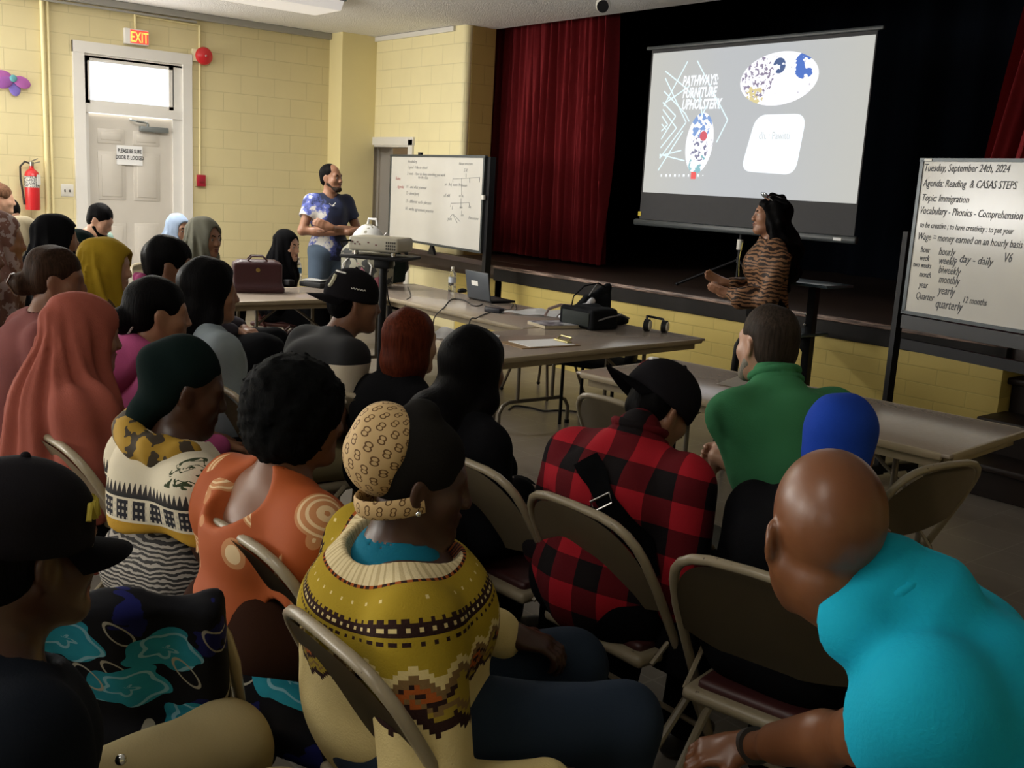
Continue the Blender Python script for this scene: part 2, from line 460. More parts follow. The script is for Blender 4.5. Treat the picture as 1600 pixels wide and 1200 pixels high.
# exit door: leaf, transom, casing
w = MB(); X0 = XA+.0
for (y0, y1, z0, z1, t) in ((DY0-.10, DY0+.01, 0, TZ1+.13, .05), (DY1-.01, DY1+.09, 0, TZ1+.13, .05), (DY0-.10, DY1+.09, TZ1+.02, TZ1+.13, .055), (DY0, DY1, DZ, TZ0, .03)):
    w.box((X0+t/2-.01, (y0+y1)/2, (z0+z1)/2), (t, y1-y0, z1-z0))
for (y0, y1) in ((DY0, DY0+.05), (DY1-.11, DY1)): w.box((X0-.05, (y0+y1)/2, TZ1/2), (.10, y1-y0, TZ1))
w.box((X0-.05, (DY0+DY1)/2, TZ1), (.1, DY1-DY0, .04))
struct(w.build('trim_1', MWHITE, smooth=False))
w = MB()   # transom sash
for (y0, y1, z0, z1) in ((DY0+.02, DY0+.07, TZ0, TZ1), (DY1-.15, DY1-.10, TZ0, TZ1), (DY0+.02, DY1-.10, TZ0, TZ0+.035), (DY0+.02, DY1-.10, TZ1-.05, TZ1)):
    w.box((X0-.02, (y0+y1)/2, (z0+z1)/2), (.04, y1-y0, z1-z0))
f = struct(w.build('window_4', MWHITE, smooth=False))
MB().box((X0-.035, (DY0+DY1)/2-.04, (TZ0+TZ1)/2), (.006, DY1-DY0-.2, TZ1-TZ0-.06)).build('pane', glass, f, smooth=False)
LY0, LY1 = DY0+.015, DY1-.105
w = MB(); w.box((X0-.055, (LY0+LY1)/2, DZ/2), (.045, LY1-LY0, DZ-.01))
def panel(y0, y1, z0, z1):
    w.box((X0-.030, (y0+y1)/2, (z0+z1)/2), (.010, y1-y0, z1-z0), bev=.005)
    w.box((X0-.024, (y0+y1)/2, (z0+z1)/2), (.014, y1-y0-.07, z1-z0-.07), bev=.006)
W_ = LY1-LY0
for c in (.30, .70):
    for (z0, z1) in ((1.80, 1.95), (1.22, 1.72), (.25, .98)):
        panel(LY0+W_*c-.15, LY0+W_*c+.13, z0, z1)
d = struct(w.build('door_1', MDOOR, smooth=True))
MCL = plain('grey door closer metal', (.20, .22, .22), .4, .3)
cb = MB(); cb.box((X0+.005, 4.09, 1.975), (.06, .30, .055), bev=.006); cb.cyl((X0+.02, 4.02, 2.0), (X0+.02, 4.02, 2.03), .014)
cb.tube([(X0+.02, 4.02, 2.035), (X0+.07, 3.88, 2.045), (X0-.0, 3.84, 2.06)], .010); cb.build('door_closer', MCL, d)
MB().cyl((X0-.03, LY0+.07, 1.0), (X0+.02, LY0+.07, 1.0), .012).ball((X0+.035, LY0+.07, 1.0), .03).build('door_handle', plain('steel', (.55, .55, .53), .3, 1.), d)

# cove strips, conduits and baseboards
MGREY = plain('grey cove trim', (.34, .33, .30), .6, var=.05)
struct(MB().box((XA+.03, (YK+6.18)/2, ZC-.035), (.06, 6.18-YK, .07), bev=.01).box((XA+.045, (YK+4.55)/2, ZC-.095), (.02, 4.55-YK, .02)).build('trim_3', MGREY, smooth=False))
struct(MB().box(((XA+.3+XJ)/2-.1, YB-.015, ZC-.03), (XJ-XA-.5, .03, .05)).build('trim_4', MWHITE, smooth=False))
MCON = plain('cream conduit paint', (.80, .70, .38), .4, var=.04)
c = MB().cyl((XA+.03, 2.99, 0), (XA+.03, 2.99, ZC-.08), .020).cyl((XA+.022, 3.045, 0), (XA+.022, 3.045, ZC-.08), .015); tag(c.build('conduit_pipe', MCON), 'thick cream conduit pipe running up the yellow wall left of the exit door', 'pipe')
c = MB().cyl((XA+.014, 4.593, 1.53), (XA+.014, 4.593, ZC-.12), .012).cyl((XA+.014, 4.593, ZC-.12), (XA+.014, 3.9, ZC-.11), .012); tag(c.build('conduit_pipe', MCON), 'thin cream conduit pipe from fire bell down to the red pull station', 'pipe')
c = MB().cyl((XA+.014, 3.905, 2.97), (XA+.014, 3.905, ZC-.1), .012); tag(c.build('conduit_pipe', MCON), 'short cream conduit stub above the exit sign', 'pipe')
struct(MB().box((XA+.01, (4.5+6.18)/2, .05), (.02, 6.18-4.5, .1)).box((XA+.01, (YK+3.27)/2, .05), (.02, 3.27-YK, .1)).build('baseboard_left', MBROWN, smooth=False))
# back and right walls of the hall (behind the camera)
w = MB(); BW = [(-9.6, -7.4), (-5.6, -3.4), (-1.2, .8)]; xx = XA-.2
for (a, b) in BW:
    w.box(((xx+a)/2, YK-.1, ZC/2), (a-xx, .2, ZC)); w.box(((a+b)/2, YK-.1, .5), (b-a, .2, 1.0)); w.box(((a+b)/2, YK-.1, (2.75+ZC)/2), (b-a, .2, ZC-2.75)); xx = b
w.box(((xx+XR)/2, YK-.1, ZC/2), (XR-xx, .2, ZC)); struct(w.build('wall_back', MBX, smooth=False))
for i, (a, b) in enumerate(BW):
    wf = MB()
    for xc in (a+.03, (a+b)/2, b-.03): wf.box((xc, YK-.1, 1.875), (.06, .06, 1.75))
    for zc in (1.03, 1.875, 2.72): wf.box(((a+b)/2, YK-.1, zc), (b-a, .055, .06))
    f = struct(wf.build('window_%d' % (i+5), MWHITE, smooth=False))
    MB().box(((a+b)/2, YK-.12, 1.875), (b-a-.05, .008, 1.7)).build('pane', glass, f, smooth=False)
struct(MB().box((XR+.1, (YK+YB)/2+1.5, ZC/2), (.2, YB-YK+3.4, ZC)).build('wall_right', MA, smooth=False))
# ---- stage: apron wall, fascia, floor boards, black void behind
AX0, AX1 = -7.8, -2.84
struct(MB().box(((AX0+AX1)/2, YS+.10, .346), (AX1-AX0, .2, .692)).build('wall_stage_apron', MST, smooth=False))
struct(MB().box((AX1-.1, (YS+.2+YH)/2, .346), (.2, YH-YS-.2, .692)).build('wall_stage_side', MSTY, smooth=False))
struct(MB().box(((XJ+AX0)/2-.1, YB+.12, .33), (AX0-XJ+.6, .2, .66)).build('wall_stage_recess', MST, smooth=False))
m = M('dark fascia board', (.02, .016, .014), .6, spec=.2); m.color(m.mix(m.noise(6, 5), (.006, .006, .006), (.024, .020, .018)))
struct(MB().box(((AX0+AX1)/2, YS+.08, (.692+ZS-.012)/2), (AX1-AX0+.03, .19, ZS-.012-.692), bev=.004).box((AX0+.05, (YS+YB)/2+.1, (.3+ZS-.012)/2), (.1, YB-YS+.2, ZS-.012-.3)).box((AX1-.04, (YS+YH)/2, (.692+ZS)/2-.006), (.12, YH-YS, ZS-.012-.692)).build('trim_5', m, smooth=False))
struct(MB().box(((-9.98-8.0)/2-.2, YB-.03, .715), (9.98-8.0+.1, .06, .15), bev=.004).box((-8.4, YB+.05, .79), (1.3, .16, .075)).build('trim_6', plain('brown trim board', (.055, .032, .024), .5, var=.3, nscale=8), smooth=False))
m = M('worn stage boards', (.05, .03, .022), .45, spec=.4); x, y, z = m.xyz()
bk = m.brick(m.comb(x, y), 2.2, .06, .003); nz = m.noise(5, 5, m.comb(x, y*14.))
c = m.mix(nz, (.020, .012, .009), (.062, .038, .028)); m.color(m.mix(bk, c, (.008, .005, .004))); m.bump(bk*-1., .3, .003)
struct(MB().box((-4.2, (YS+10.4)/2+.03, ZS-.05), (10.6, 10.4-YS-.02, .09)).build('floor_stage', m, smooth=False))
m = M('worn stage nosing', (.3, .2, .16), .5); x, y, z = m.xyz()
nz = m.noise(7, 5, m.comb(x*.6, y*9., z*9.), rough=.7); m.color(m.mix(nz.step(.42, .62), (.06, .036, .028), (.42, .29, .235)))
struct(MB().box(((AX0+AX1)/2, YS-.005, ZS-.008), (AX1-AX0+.04, .045, .032), bev=.008).build('trim_7', m, smooth=True))
MDRAPE = M('black stage drape', (.0035, .005, .0085), .95, spec=.05).m
w = MB().grid(lambda u, v: ((XA+1.5)+u*13.2, 10.2+.07*math.sin(u*150)+.03*math.sin(u*61+1), ZS-.2+v*4.4), 420, 1)
struct(w.build('wall_stage_drape', MDRAPE))
struct(MB().box((XJ-.4, 8.72, 2.6), (.1, 3.55, 4.7)).build('wall_stage_left', MDRAPE, smooth=False))
struct(MB().box((2.6, 8.9, 2.6), (.1, 3.2, 4.6)).build('wall_stage_right', MDRAPE, smooth=False))
struct(MB().box((-3.5, 8.7, 4.9), (13, 3.6, .1)).build('ceiling_stage', MDRAPE, smooth=False))
struct(MB().box((-3.4, YH+.03, ZC+.9), (13.2, .06, 1.76)).build('wall_stage_header', MDRAPE, smooth=False))
# right front wall beyond the stage steps
struct(MB().box(((1.2+XR)/2, YB+.2, ZC/2), (XR-1.2, .3, ZC)).build('wall_front_right', MBX, smooth=False))
struct(MB().box(((AX1+1.2)/2, YH-.1, .41), (1.2-AX1, .2, .80)).build('wall_stage_riser', MST, smooth=False))

# ---- stage steps at the right end
MSTEP = plain('dark stained step wood', (.014, .008, .006), .5, var=.3, nscale=7, spec=.25)
st = thing('stage_steps', 'dark brown wooden steps at the right end of the stage', 'steps', (-2.2, 5.9, 0))
for i, (y0, zt) in enumerate(((5.66, .20), (5.94, .41), (6.24, .62))):
    MB().box((.02, y0+.16-5.9, zt-.02), (1.35, .34, .04), bev=.012).build('tread', MSTEP, st)
    MB().box((.02, y0+.05-5.9, (zt-.04)/2+.001), (1.28, .02, zt-.042)).build('riser', MSTEP, st, smooth=False)
for sx in (-.64, .68): MB().prism([(-.20, 0), (.70, 0), (.70, .58), (.40, .58), (.40, .37), (.10, .37), (.10, .16), (-.20, .16)], .03, Matrix.Translation((sx, 0, 0)) @ Matrix(((0, 0, 1, 0), (1, 0, 0, 0), (0, 1, 0, 0), (0, 0, 0, 1)))).build('side_board', MSTEP, st, smooth=False)

# ---- red stage curtains
m = M('red velvet', (.10, .010, .014), .8, spec=.15); m.b.inputs['Sheen Weight'].default_value = .35; m.b.inputs['Sheen Roughness'].default_value = .4
m.b.inputs['Sheen Tint'].default_value = (.9, .12, .12, 1)
m.color(m.mix(m.noise(30, 3), (.15, .010, .014), (.21, .016, .020))); MRED = m.m
def curtain(x0t, x1t, x0b, x1b, y, z0, z1, nf, seed, tie=0.):
    rng = random.Random(seed); ph = [rng.uniform(0, 6.28) for _ in range(6)]
    def fn(u, v):
        x0 = x0b+(x0t-x0b)*v; x1 = x1b+(x1t-x1b)*v
        uu = u+.012*math.sin(u*23+ph[0])+.01*math.sin(u*9+v*3+ph[1])
        a = .075+.035*math.sin(u*11+ph[2])
        d = a*math.sin(uu*nf*2*PI+.5*math.sin(v*4+ph[3])+1.1*math.sin(u*13+ph[5]))+.03*math.sin(uu*nf*4.6*PI+ph[4]+v)
        return (x0+(x1-x0)*uu, y+d*(1-.25*v), z0+(z1-z0)*v)
    return MB().grid(fn, 320, 24)
tag(curtain(-9.55, -7.62, -9.6, -7.46, 7.28, ZS+.03, 3.7, 15, 3).build('stage_curtain', MRED), 'red velvet stage curtain gathered on the left beside the yellow wall', 'curtain')
tag(curtain(-3.42, -1.2, -3.92, -1.6, 7.28, ZS+.03, 3.7, 15, 9).build('stage_curtain', MRED), 'red velvet stage curtain behind the right whiteboard', 'curtain')
# ================================================================ THINGS ON THE WALLS
def onA(y, z, d=0.): return (XA+d, y, z)
RA = (PI/2, 0, PI/2)     # lettering that faces +X
# exit sign
t = thing('exit_sign', 'lit red exit sign in a white housing above the door', 'sign', onA(3.905, 2.895))
MB().box((.03, 0, 0), (.06, .25, .155), bev=.008).build('housing', MWHITE, t)
mm = M('lit red sign face', (.8, .05, .03), .4); mm.emit((.95, .10, .07), .75)
MB().box((.062, .025, 0), (.004, .185, .13)).build('sign_face', mm, t, smooth=False)
mm = M('lit exit letters', (1, .5, .1), .4); mm.emit((1.0, .55, .10), 1.0)
text_mesh('lettering', 'EXIT', .145, mm.m, t, (.066, .025, -.052), RA, align='CENTER', bold=.002, sx=.62)
# fire bell
MREDP = plain('red enamel', (.55, .02, .025), .3, var=.05)
t = thing('fire_bell', 'round red fire alarm bell on a white back box right of the exit door', 'bell', onA(4.62, 2.79))
MB().box((.02, -.05, 0), (.04, .13, .13), bev=.004).build('back_box', plain('cream box paint', (.75, .68, .45), .5), t)
MB().lathe([(.001, .0), (.095, 0), (.095, .012), (.085, .035), (.05, .052), (.012, .058), (.001, .058)], seg=32).build('gong', MREDP, t).rotation_euler = (0, PI/2, 0)
t.children[-1].location = (.04, .01, 0)
MB().ball((.10, .01, 0), .011).build('centre_screw', plain('steel', (.55, .55, .53), .3, 1.), t)
# pull station
t = thing('fire_alarm_pull_station', 'small red fire alarm pull station below the bell', 'fire alarm', onA(4.60, 1.465))
MB().box((.025, 0, 0), (.05, .095, .125), bev=.006).build('body', plain('dark red enamel', (.36, .012, .03), .35), t)
MB().box((.053, 0, -.012), (.012, .06, .03), bev=.004).build('pull_handle', plain('dark red handle', (.25, .01, .02), .35), t)
MB().box((.008, -.052, 0), (.016, .012, .125)).build('side_plate', MCON, t, smooth=False)
# switch plate
t = thing('switch_plate', 'white double switch plate on the yellow wall left of the exit door', 'switch', onA(3.19, 1.303))
MB().box((.004, 0, 0), (.008, .125, .125), bev=.003).build('plate', plain('white plastic', (.68, .66, .60), .4), t)
for dy in (-.024, .024): MB().box((.011, dy, -.005), (.012, .013, .026), bev=.003).build('toggle', plain('grey toggle', (.10, .09, .08), .4), t)
# door note
t = thing('door_notice', 'white paper notice taped to the exit door', 'notice', (XA-.010, 3.835, 1.69))
MB().box((.0, 0, 0), (.003, .27, .20)).build('paper_sheet', plain('white paper', (.82, .82, .82), .8, var=.02), t, smooth=False)
for _s, _z in (('PLEASE BE SURE', .025), ('DOOR IS LOCKED', -.042)): text_mesh('lettering', _s, .058, plain('black ink', (.015, .015, .018), .7), t, (.003, 0, _z), RA, align='CENTER', bold=.0012, sx=.62)
MB().box((.003, .08, -.085), (.002, .035, .03)).build('tape', plain('shiny tape', (.9, .9, .9), .1), t, smooth=False)
# paper flower
t = thing('paper_flower', 'purple and violet paper flower with a teal centre pinned to the yellow wall', 'decoration', onA(2.70, 2.355, .05))
cols = [plain('magenta paper', (.36, .10, .34), .8), plain('violet paper', (.18, .13, .46), .8), plain('purple paper', (.27, .08, .32), .8)]
for i, a in enumerate((-20, -80, -150, 170, 100, 40)):
    R = Euler((math.radians(a), 0, 0)); d = R.to_matrix() @ V(0, .085, 0)
    if d.z > .05: continue
    MB().ball((.01-.02*(i % 2), d.y, d.z), .065, 16, (.16, 1.25, .85), R).build('petal', cols[i % 3], t)
MB().ball((.02, 0, .0), .035, 16, (.4, 1, 1)).build('flower_centre', plain('teal paper', (.10, .30, .34), .8), t)
# fire extinguisher
t = thing('fire_extinguisher', 'red fire extinguisher with a black hose hanging on the wall at the left', 'fire extinguisher', onA(2.83, 1.10, .10))
MB().lathe([(.001, 0), (.066, 0), (.07, .012), (.07, .33), (.06, .37), (.035, .395), (.02, .405), (.02, .43), (.001, .43)], seg=28).build('cylinder', MREDP, t)
ml = M('extinguisher label', (.5, .5, .5), .4); x, y, z = ml.xyz(); ml.color(ml.mix(ml.noise(60, 3, ml.comb(y*2., z)).gt(.52), (.55, .54, .50), (.10, .10, .11)))
MB().lathe([(.0705, .22), (.0712, .22), (.0712, .33), (.0705, .33)], seg=28).build('label_band', ml, t)
MB().box((.073, .045, .30), (.003, .045, .10), Euler((0, 0, .6))).build('inspection_tag', plain('white card', (.75, .74, .70), .7), t, smooth=False)
vm = MB().cyl((0, 0, .43), (0, 0, .47), .022).box((.0, .03, .462), (.022, .10, .010), Euler((.25, 0, 0))).box((0, .02, .485), (.022, .09, .008), Euler((.45, 0, 0))); vm.build('valve_handle', plain('dull steel', (.40, .38, .33), .35, 1.), t)
MB().tube([(0, -.02, .455), (0, -.06, .47), (.0, -.105, .42), (.0, -.105, .30), (0, -.09, .18), (0, -.078, .05)], .010).build('hose', plain('black rubber', (.02, .016, .012), .5), t)
MB().box((-.085, 0, .25), (.03, .06, .12)).build('wall_bracket', MBLACK, t, smooth=False)

# ceiling light and lamp
_dif = M('lit acrylic diffuser', (.72, .69, .64), .35); _dif.emit((1, .95, .90), .38)
t = thing('ceiling_light', 'long white fluorescent ceiling light fixture near the corner', 'ceiling light', (-9.20, 4.05, ZC))
MB().box((0, 0, -.012), (.62, 2.05, .024)).build('mounting_plate', plain('blue grey metal', (.22, .27, .29), .5), t, smooth=False)
MB().prism([(-.31, 0), (.31, 0), (.25, -.085), (-.25, -.085)], 2.0, Matrix.Translation((0, 1.0, -.02)) @ Matrix.Rotation(PI/2, 4, 'X')).build('diffuser', _dif, t, smooth=False)
ap = atz(943, 2, ZC-.06)
t = thing('ceiling_spotlight', 'white spotlight on the ceiling edge above the red curtain', 'ceiling light', (ap[0], ap[1], ZC))
MB().cyl((0, 0, 0), (0, 0, -.05), .05).build('canopy', MWHITE, t)
MB().ball((0, 0, -.09), .065, 20, (1, 1, 1)).build('lamp_head', plain('white plastic', (.68, .66, .60), .4), t)
MB().cyl((.03, -.03, -.10), (.075, -.075, -.12), .045, .05).build('lens_ring', MBLACK, t)

# ================================================================ PROJECTION SCREEN
YSC = 6.9
t = thing('projection_screen', 'white tripod projection screen standing on the stage showing a grey slide', 'projection screen', (-5.55, YSC, ZS))
def S(px, py):
    p = aty(px, py, YSC); return (p[0]+5.55, p[2]-ZS)
MSB = plain('black screen border', (.028, .028, .031), .7, var=.15)
MB().box((-.005, .004, 1.262), (2.235, .006, 1.52)).build('screen_border', MSB, t, smooth=False)
ms = M('lit screen fabric', (.4, .4, .4), .9); x, y, z = ms.xyz()
ex = (x*.9).abs().step(.25, 1.0)
ms.emit(ms.mix(ex, (.435, .455, .475), (.475, .475, .44)), 1.0); ms.b.inputs['Base Color'].default_value = (.1, .1, .1, 1)
sl = MB().box((.0, -.0005, (2.815+1.605)/2-ZS), (2.205, .004, 1.21)).build('slide', ms, t, smooth=False)
def em(name, col, st=1.):
    q = M(name, (.05, .05, .05), .9); q.emit(col, st); return q.m
MWE = em('slide white', (.93, .97, 1.0), 1.0); MLE = em('slide line glow', (.78, .95, 1.0), 1.0)
def line(mb, a, b, wd, yo):
    a, b = S(*a), S(*b); a = V(*a); b = V(*b); d = (b-a).normalized(); n = V(-d.y, d.x)*wd/2
    q = [a+n, b+n, b-n, a-n]; vs = [mb.bm.verts.new((p.x, yo, p.y)) for p in q]; vs2 = [mb.bm.verts.new((p.x, yo-.001, p.y)) for p in q]
    mb.bm.faces.new(vs); mb.bm.faces.new(vs2[::-1])
    for k in range(4): mb.bm.faces.new((vs[k], vs2[k], vs2[(k+1) % 4], vs[(k+1) % 4]))
def c6(x, y): return (990+x/4, 30+y/4)
lm = MB()
for a, b in (((340, 265), (190, 545)), ((400, 260), (590, 630)), ((590, 630), (520, 770)), ((200, 325), (330, 430)), ((200, 368), (330, 645)), ((192, 450), (325, 590)), ((350, 420), (190, 530)), ((325, 590), (350, 640)),
             ((185, 520), (265, 605)), ((185, 565), (270, 680)), ((270, 680), (170, 805)), ((265, 605), (175, 750)), ((180, 605), (215, 660)), ((215, 660), (175, 700)), ((178, 655), (205, 690)),
             ((330, 645), (165, 870)), ((310, 700), (155, 945)), ((165, 845), (320, 885)), ((165, 855), (300, 820)), ((410, 430), (430, 600)), ((470, 520), (430, 600)), ((330, 430), (400, 520)), ((480, 420), (540, 560))):
    line(lm, c6(*a), c6(*b), .011, -.004)
lm.build('line_pattern', MLE, sl, smooth=False)
def stext(body, px, py, size, sx, sh=.25, bold=.004, mat=MWE):
    x_, z_ = S(*c6(px, py)); text_mesh('lettering', body, size, mat, sl, (x_, -.006, z_), (PI/2, 0, 0), shear=sh, align='CENTER', bold=bold, sx=sx, ext=.0005)
stext('PATHWAYS:', 415, 412, .115, .62); stext('FURNITURE', 410, 487, .115, .62); stext('UPHOLSTERY', 420, 560, .115, .62)
def ellipse(mb, cx, cz, rx, rz, rot, yo, n=48):
    cs, sn = math.cos(rot), math.sin(rot); P = []
    for k in range(n):
        u, v = rx*math.cos(2*PI*k/n), rz*math.sin(2*PI*k/n); P.append((cx+u*cs-v*sn, cz+u*sn+v*cs))
    mb.prism(P, .001, Matrix.Translation((0, yo, 0)) @ Matrix.Rotation(PI/2, 4, 'X'))
def photo(name, cx, cz, rx, rz, rot, spec):
    q = M(name, (.05, .05, .05), .9); x, y, z = q.xyz(); c = q.mix(q.noise(22, 4, q.comb(x, z)).gt(.66), (1.0, 1.0, 1.05), (.62, .60, .66))
    for (sx, sz, sr, col, sc, th) in spec:
        d = ((x-sx)*(x-sx)+(z-sz)*(z-sz)).op('SQRT'); m_ = d.lt(sr)*q.noise(sc, 4, q.comb(x, z)).gt(th); c = q.mix(m_, c, col)
    q.emit(c, 1.); mb = MB(); ellipse(mb, cx, cz, rx, rz, rot, -.003); return mb.build('slide_photo', q, sl, smooth=False)
cx, cz = S(*c6(905, 372))
photo('slide photo of workshop', cx, cz, .375, .205, .06, [(cx-.20, cz+.02, .16, (.26, .22, .32), 30, .54), (cx+.24, cz+.09, .10, (.06, .16, .55), 9, .48), (cx+.0, cz+.10, .06, (.05, .10, .25), 12, .45), (cx-.22, cz-.13, .09, (.7, .6, .3), 14, .5)])
cx, cz = S(*c6(412, 775))
photo('slide photo of class', cx, cz, .15, .255, -.12, [(cx+.0, cz+.16, .12, (.20, .34, .66), 16, .50), (cx-.0, cz-.05, .10, (.2, .2, .32), 26, .54), (cx+.04, cz+.06, .04, (.65, .10, .14), 9, .3), (cx, cz-.19, .10, (.25, .50, .55), 9, .5)])
mb = MB(); P = []
cn = [S(*c6(x, y)) for x, y in ((770, 597), (1085, 590), (1010, 975), (668, 950))]
for i in range(4):
    p0, p1, p2 = V(*cn[i-1]), V(*cn[i]), V(*cn[(i+1) % 4]); a = p1+(p0-p1).normalized()*.11; b = p1+(p2-p1).normalized()*.11
    for k in range(9):
        s_ = k/8; q = a*(1-s_)**2+p1*2*s_*(1-s_)+b*s_*s_; P.append((q.x, q.y))
mb.prism(P, .001, Matrix.Translation((0, -.003, 0)) @ Matrix.Rotation(PI/2, 4, 'X')); mb.build('white_card', em('slide card white', (.90, .95, 1.0), 1.05), sl, smooth=False)
stext('dh. : Pawitti', 880, 750, .085, .75, 0, 0, em('slide faint letters', (.62, .66, .66)))
mb = MB()
for i, u in enumerate((175, 205, 230, 260, 285, 315, 345, 405, 435)):
    x_, z_ = S(*c6(u, 977)); mb.box((x_, -.004, z_), (.022 if i % 2 else .014, .001, .022 if i < 8 else .008))
mb.build('toolbar_icons', MWE, sl, smooth=False)
x_, z_ = S(*c6(375, 977)); MB().box((x_, -.004, z_), (.055, .001, .06)).build('red_button', em('slide red', (.85, .10, .10)), sl, smooth=False)
MBAR = plain('dark grey screen bar', (.035, .042, .045), .4)
z1 = S(1340, 376)[1]
MB().box((0.0, -.01, S(1200, 62)[1]+.012), (2.34, .03, .03), bev=.008).build('top_bar', MBAR, t)
MB().box((-.005, -.01, z1+.0), (2.32, .06, .06), bev=.02).build('bottom_bar', MBAR, t)
MB().box((1.0, -.042, z1), (.07, .004, .022)).build('maker_plate', plain('silver sticker', (.6, .6, .6), .3), t, smooth=False)
MB().box((-1.12, -.001, z1+.075), (.035, .008, .04)).build('yellow_tag', plain('yellow tag', (.55, .42, .03), .6), t, smooth=False)
px_ = aty(1155, 400, YSC+.05)[0]+5.55
MB().cyl((px_, .05, .08), (px_, .05, z1+1.55), .016).build('pole', MBLACK, t)
MB().cyl((px_, .045, z1-.16), (px_, .045, z1-.075), .026).build('pole_collar', plain('white plastic', (.68, .66, .60), .4), t)
zc = z1-.24
for (fx, fy) in ((-.43, -.26), (.42, -.22), (.02, .48)):
    lg = MB().tube([(px_, .05, zc), (px_+fx*.99, .05+fy*.98, .02)], .011).ball((px_+fx, .05+fy, .016), .016).build('leg', MBLACK, t)
MB().cyl((px_, .05, zc-.03), (px_, .05, zc+.02), .024).build('leg_hub', MBLACK, t)

# ================================================================ WHITEBOARDS
MWB = M('whiteboard enamel', (.58, .56, .52), .12, spec=.5); MWB.color(MWB.mix(MWB.noise(4, 4), (.53, .515, .475), (.60, .585, .545))); MWB = MWB.m
MALU = plain('dark grey aluminium', (.06, .07, .075), .35, .4)
MINK = plain('grey marker ink', (.12, .13, .15), .6); MINKR = plain('red marker ink', (.40, .16, .15), .6); MINKD = plain('dark marker ink', (.045, .05, .06), .6)
class Board:
    def __init__(s, label, P0, ang, w, z0, z1):
        s.t = thing('whiteboard', label, 'whiteboard', (P0[0], P0[1], 0), ang); s.P0 = np.array([P0[0], P0[1], 0]); s.u = np.array([math.cos(ang), math.sin(ang), 0]); s.n = np.array([math.sin(ang), -math.cos(ang), 0])
        s.w, s.z0, s.z1 = w, z0, z1
        s.panel = MB().box((w/2, 0, (z0+z1)/2), (w, .018, z1-z0)).build('board_panel', MWB, s.t, smooth=False)
        f = MB()
        for zz in (z0, z1): f.box((w/2, 0, zz), (w+.03, .03, .022))
        for xx in (0, w): f.box((xx, 0, (z0+z1)/2), (.022, .03, z1-z0))
        f.build('board_frame', MALU, s.t, smooth=False)
    def loc(s, px, py):
        v = ray(px, py); tt = ((s.P0-CC)@s.n)/(v@s.n); p = CC+v*tt-s.P0; return (p@s.u, p[2])
    def write(s, body, px, py, hpx, mat=MINK, sx=1., sh=.25):
        x, z = s.loc(px, py); _, z2 = s.loc(px, py-hpx); text_mesh('handwriting', body, (z2-z)*1.35, mat, s.panel, (x, -.0105, z), (PI/2, 0, 0), shear=sh, sx=sx, ext=.0004, bold=-.0008 if mat is MINK else 0)
    def strokes(s, segs, mat=MINK, r=.002):
        mb = MB()
        for a, b in segs:
            a, b = s.loc(*a), s.loc(*b); mb.tube([(a[0], -.0105, a[1]), (b[0], -.0105, b[1])], r, 5)
        mb.build('diagram', mat, s.panel)
v = ray(-264, 228); angL = math.atan2(-v[1], -v[0])
P0 = aty(608.5, 372, 5.95)
WL = Board('whiteboard on a black stand left of the stage, with faint writing and a tree diagram', P0, angL, 1.55, 1.0, 1.83)
xr = WL.loc(755, 320)[0]; zt = WL.loc(612, 243)[1]; zb = WL.loc(608, 371)[1]
for o in list(WL.t.children): o.scale = (xr/1.55, 1, (zt-zb)/.83); o.location.z = zb-1.0*(zt-zb)/.83
def c5(x, y): return (560+x*.1875, 200+y*.1875)
sc_ = Board.__new__(Board)
WL.panel.scale = (1, 1, 1); WL.panel.location.z = 0
for v_ in WL.panel.data.vertices: v_.co.x *= xr/1.55; v_.co.z = zb+(v_.co.z-1.0)*(zt-zb)/.83
for body, x, y, hh, mt in (('Vocabulary', 420, 290, 14, MINK), ('1. good - I like to school', 415, 338, 14, MINK), ('2. need - I have to doing something you work', 412, 390, 14, MINK), ('for the class', 505, 422, 14, MINK), ('Rules:', 318, 432, 15, MINKR), ('Agenda:', 330, 500, 15, MINKR), ('11 - and what grammar', 405, 500, 15, MINK),
                           ('12 - about(you)', 400, 552, 15, MINK), ('13 - different verbs phrases', 398, 620, 16, MINK), ('14 - verbs agreement practice', 395, 682, 16, MINK), ('Noun structure', 845, 308, 14, MINK), ('S.V.', 885, 368, 18, MINK), ('art  Adj. noun  Pronoun', 725, 480, 15, MINK), ('of old', 718, 575, 17, MINK), ('to be', 845, 575, 14, MINK), ('I', 785, 680, 20, MINK), ('we', 850, 672, 16, MINK), ('he', 925, 668, 16, MINK), ('you', 750, 768, 18, MINK), ('am', 860, 735, 15, MINK), ('Possessive', 925, 760, 15, MINK)):
    p = c5(x, y); WL.write(body, p[0], p[1], hh*.1875*1.9, mt, sx=1.0)
WL.strokes([(c5(*a), c5(*b)) for a, b in (((905, 380), (905, 412)), ((795, 425), (1020, 412)), ((795, 425), (795, 455)), ((868, 418), (868, 560)), ((935, 416), (935, 455)), ((1020, 412), (1015, 455)), ((862, 585), (862, 622)), ((780, 628), (930, 622)), ((780, 628), (775, 655)), ((862, 622), (862, 655)), ((930, 622), (935, 655)), ((868, 690), (868, 720)), ((790, 720), (770, 745)), ((795, 720), (830, 790)), ((800, 720), (855, 780)))], MINK, .0016)
z_lo = zb-.10
bl = WL.t
st = MB().box((-.03, .04, .93), (.045, .05, 1.80)).box((xr+.03, .04, .93), (.05, .05, 1.80)); 
MB().box((-.03, .04, .95), (.04, .05, 1.78)).build('upright', MBLACK, bl, smooth=False); MB().box((xr+.04, .04, .95), (.06, .06, 1.78)).build('upright', MBLACK, bl, smooth=False)
MB().box((xr/2, .04, z_lo), (xr+.1, .035, .045)).build('cross_bar', plain('dark red brown metal', (.025, .012, .012), .45), bl, smooth=False)
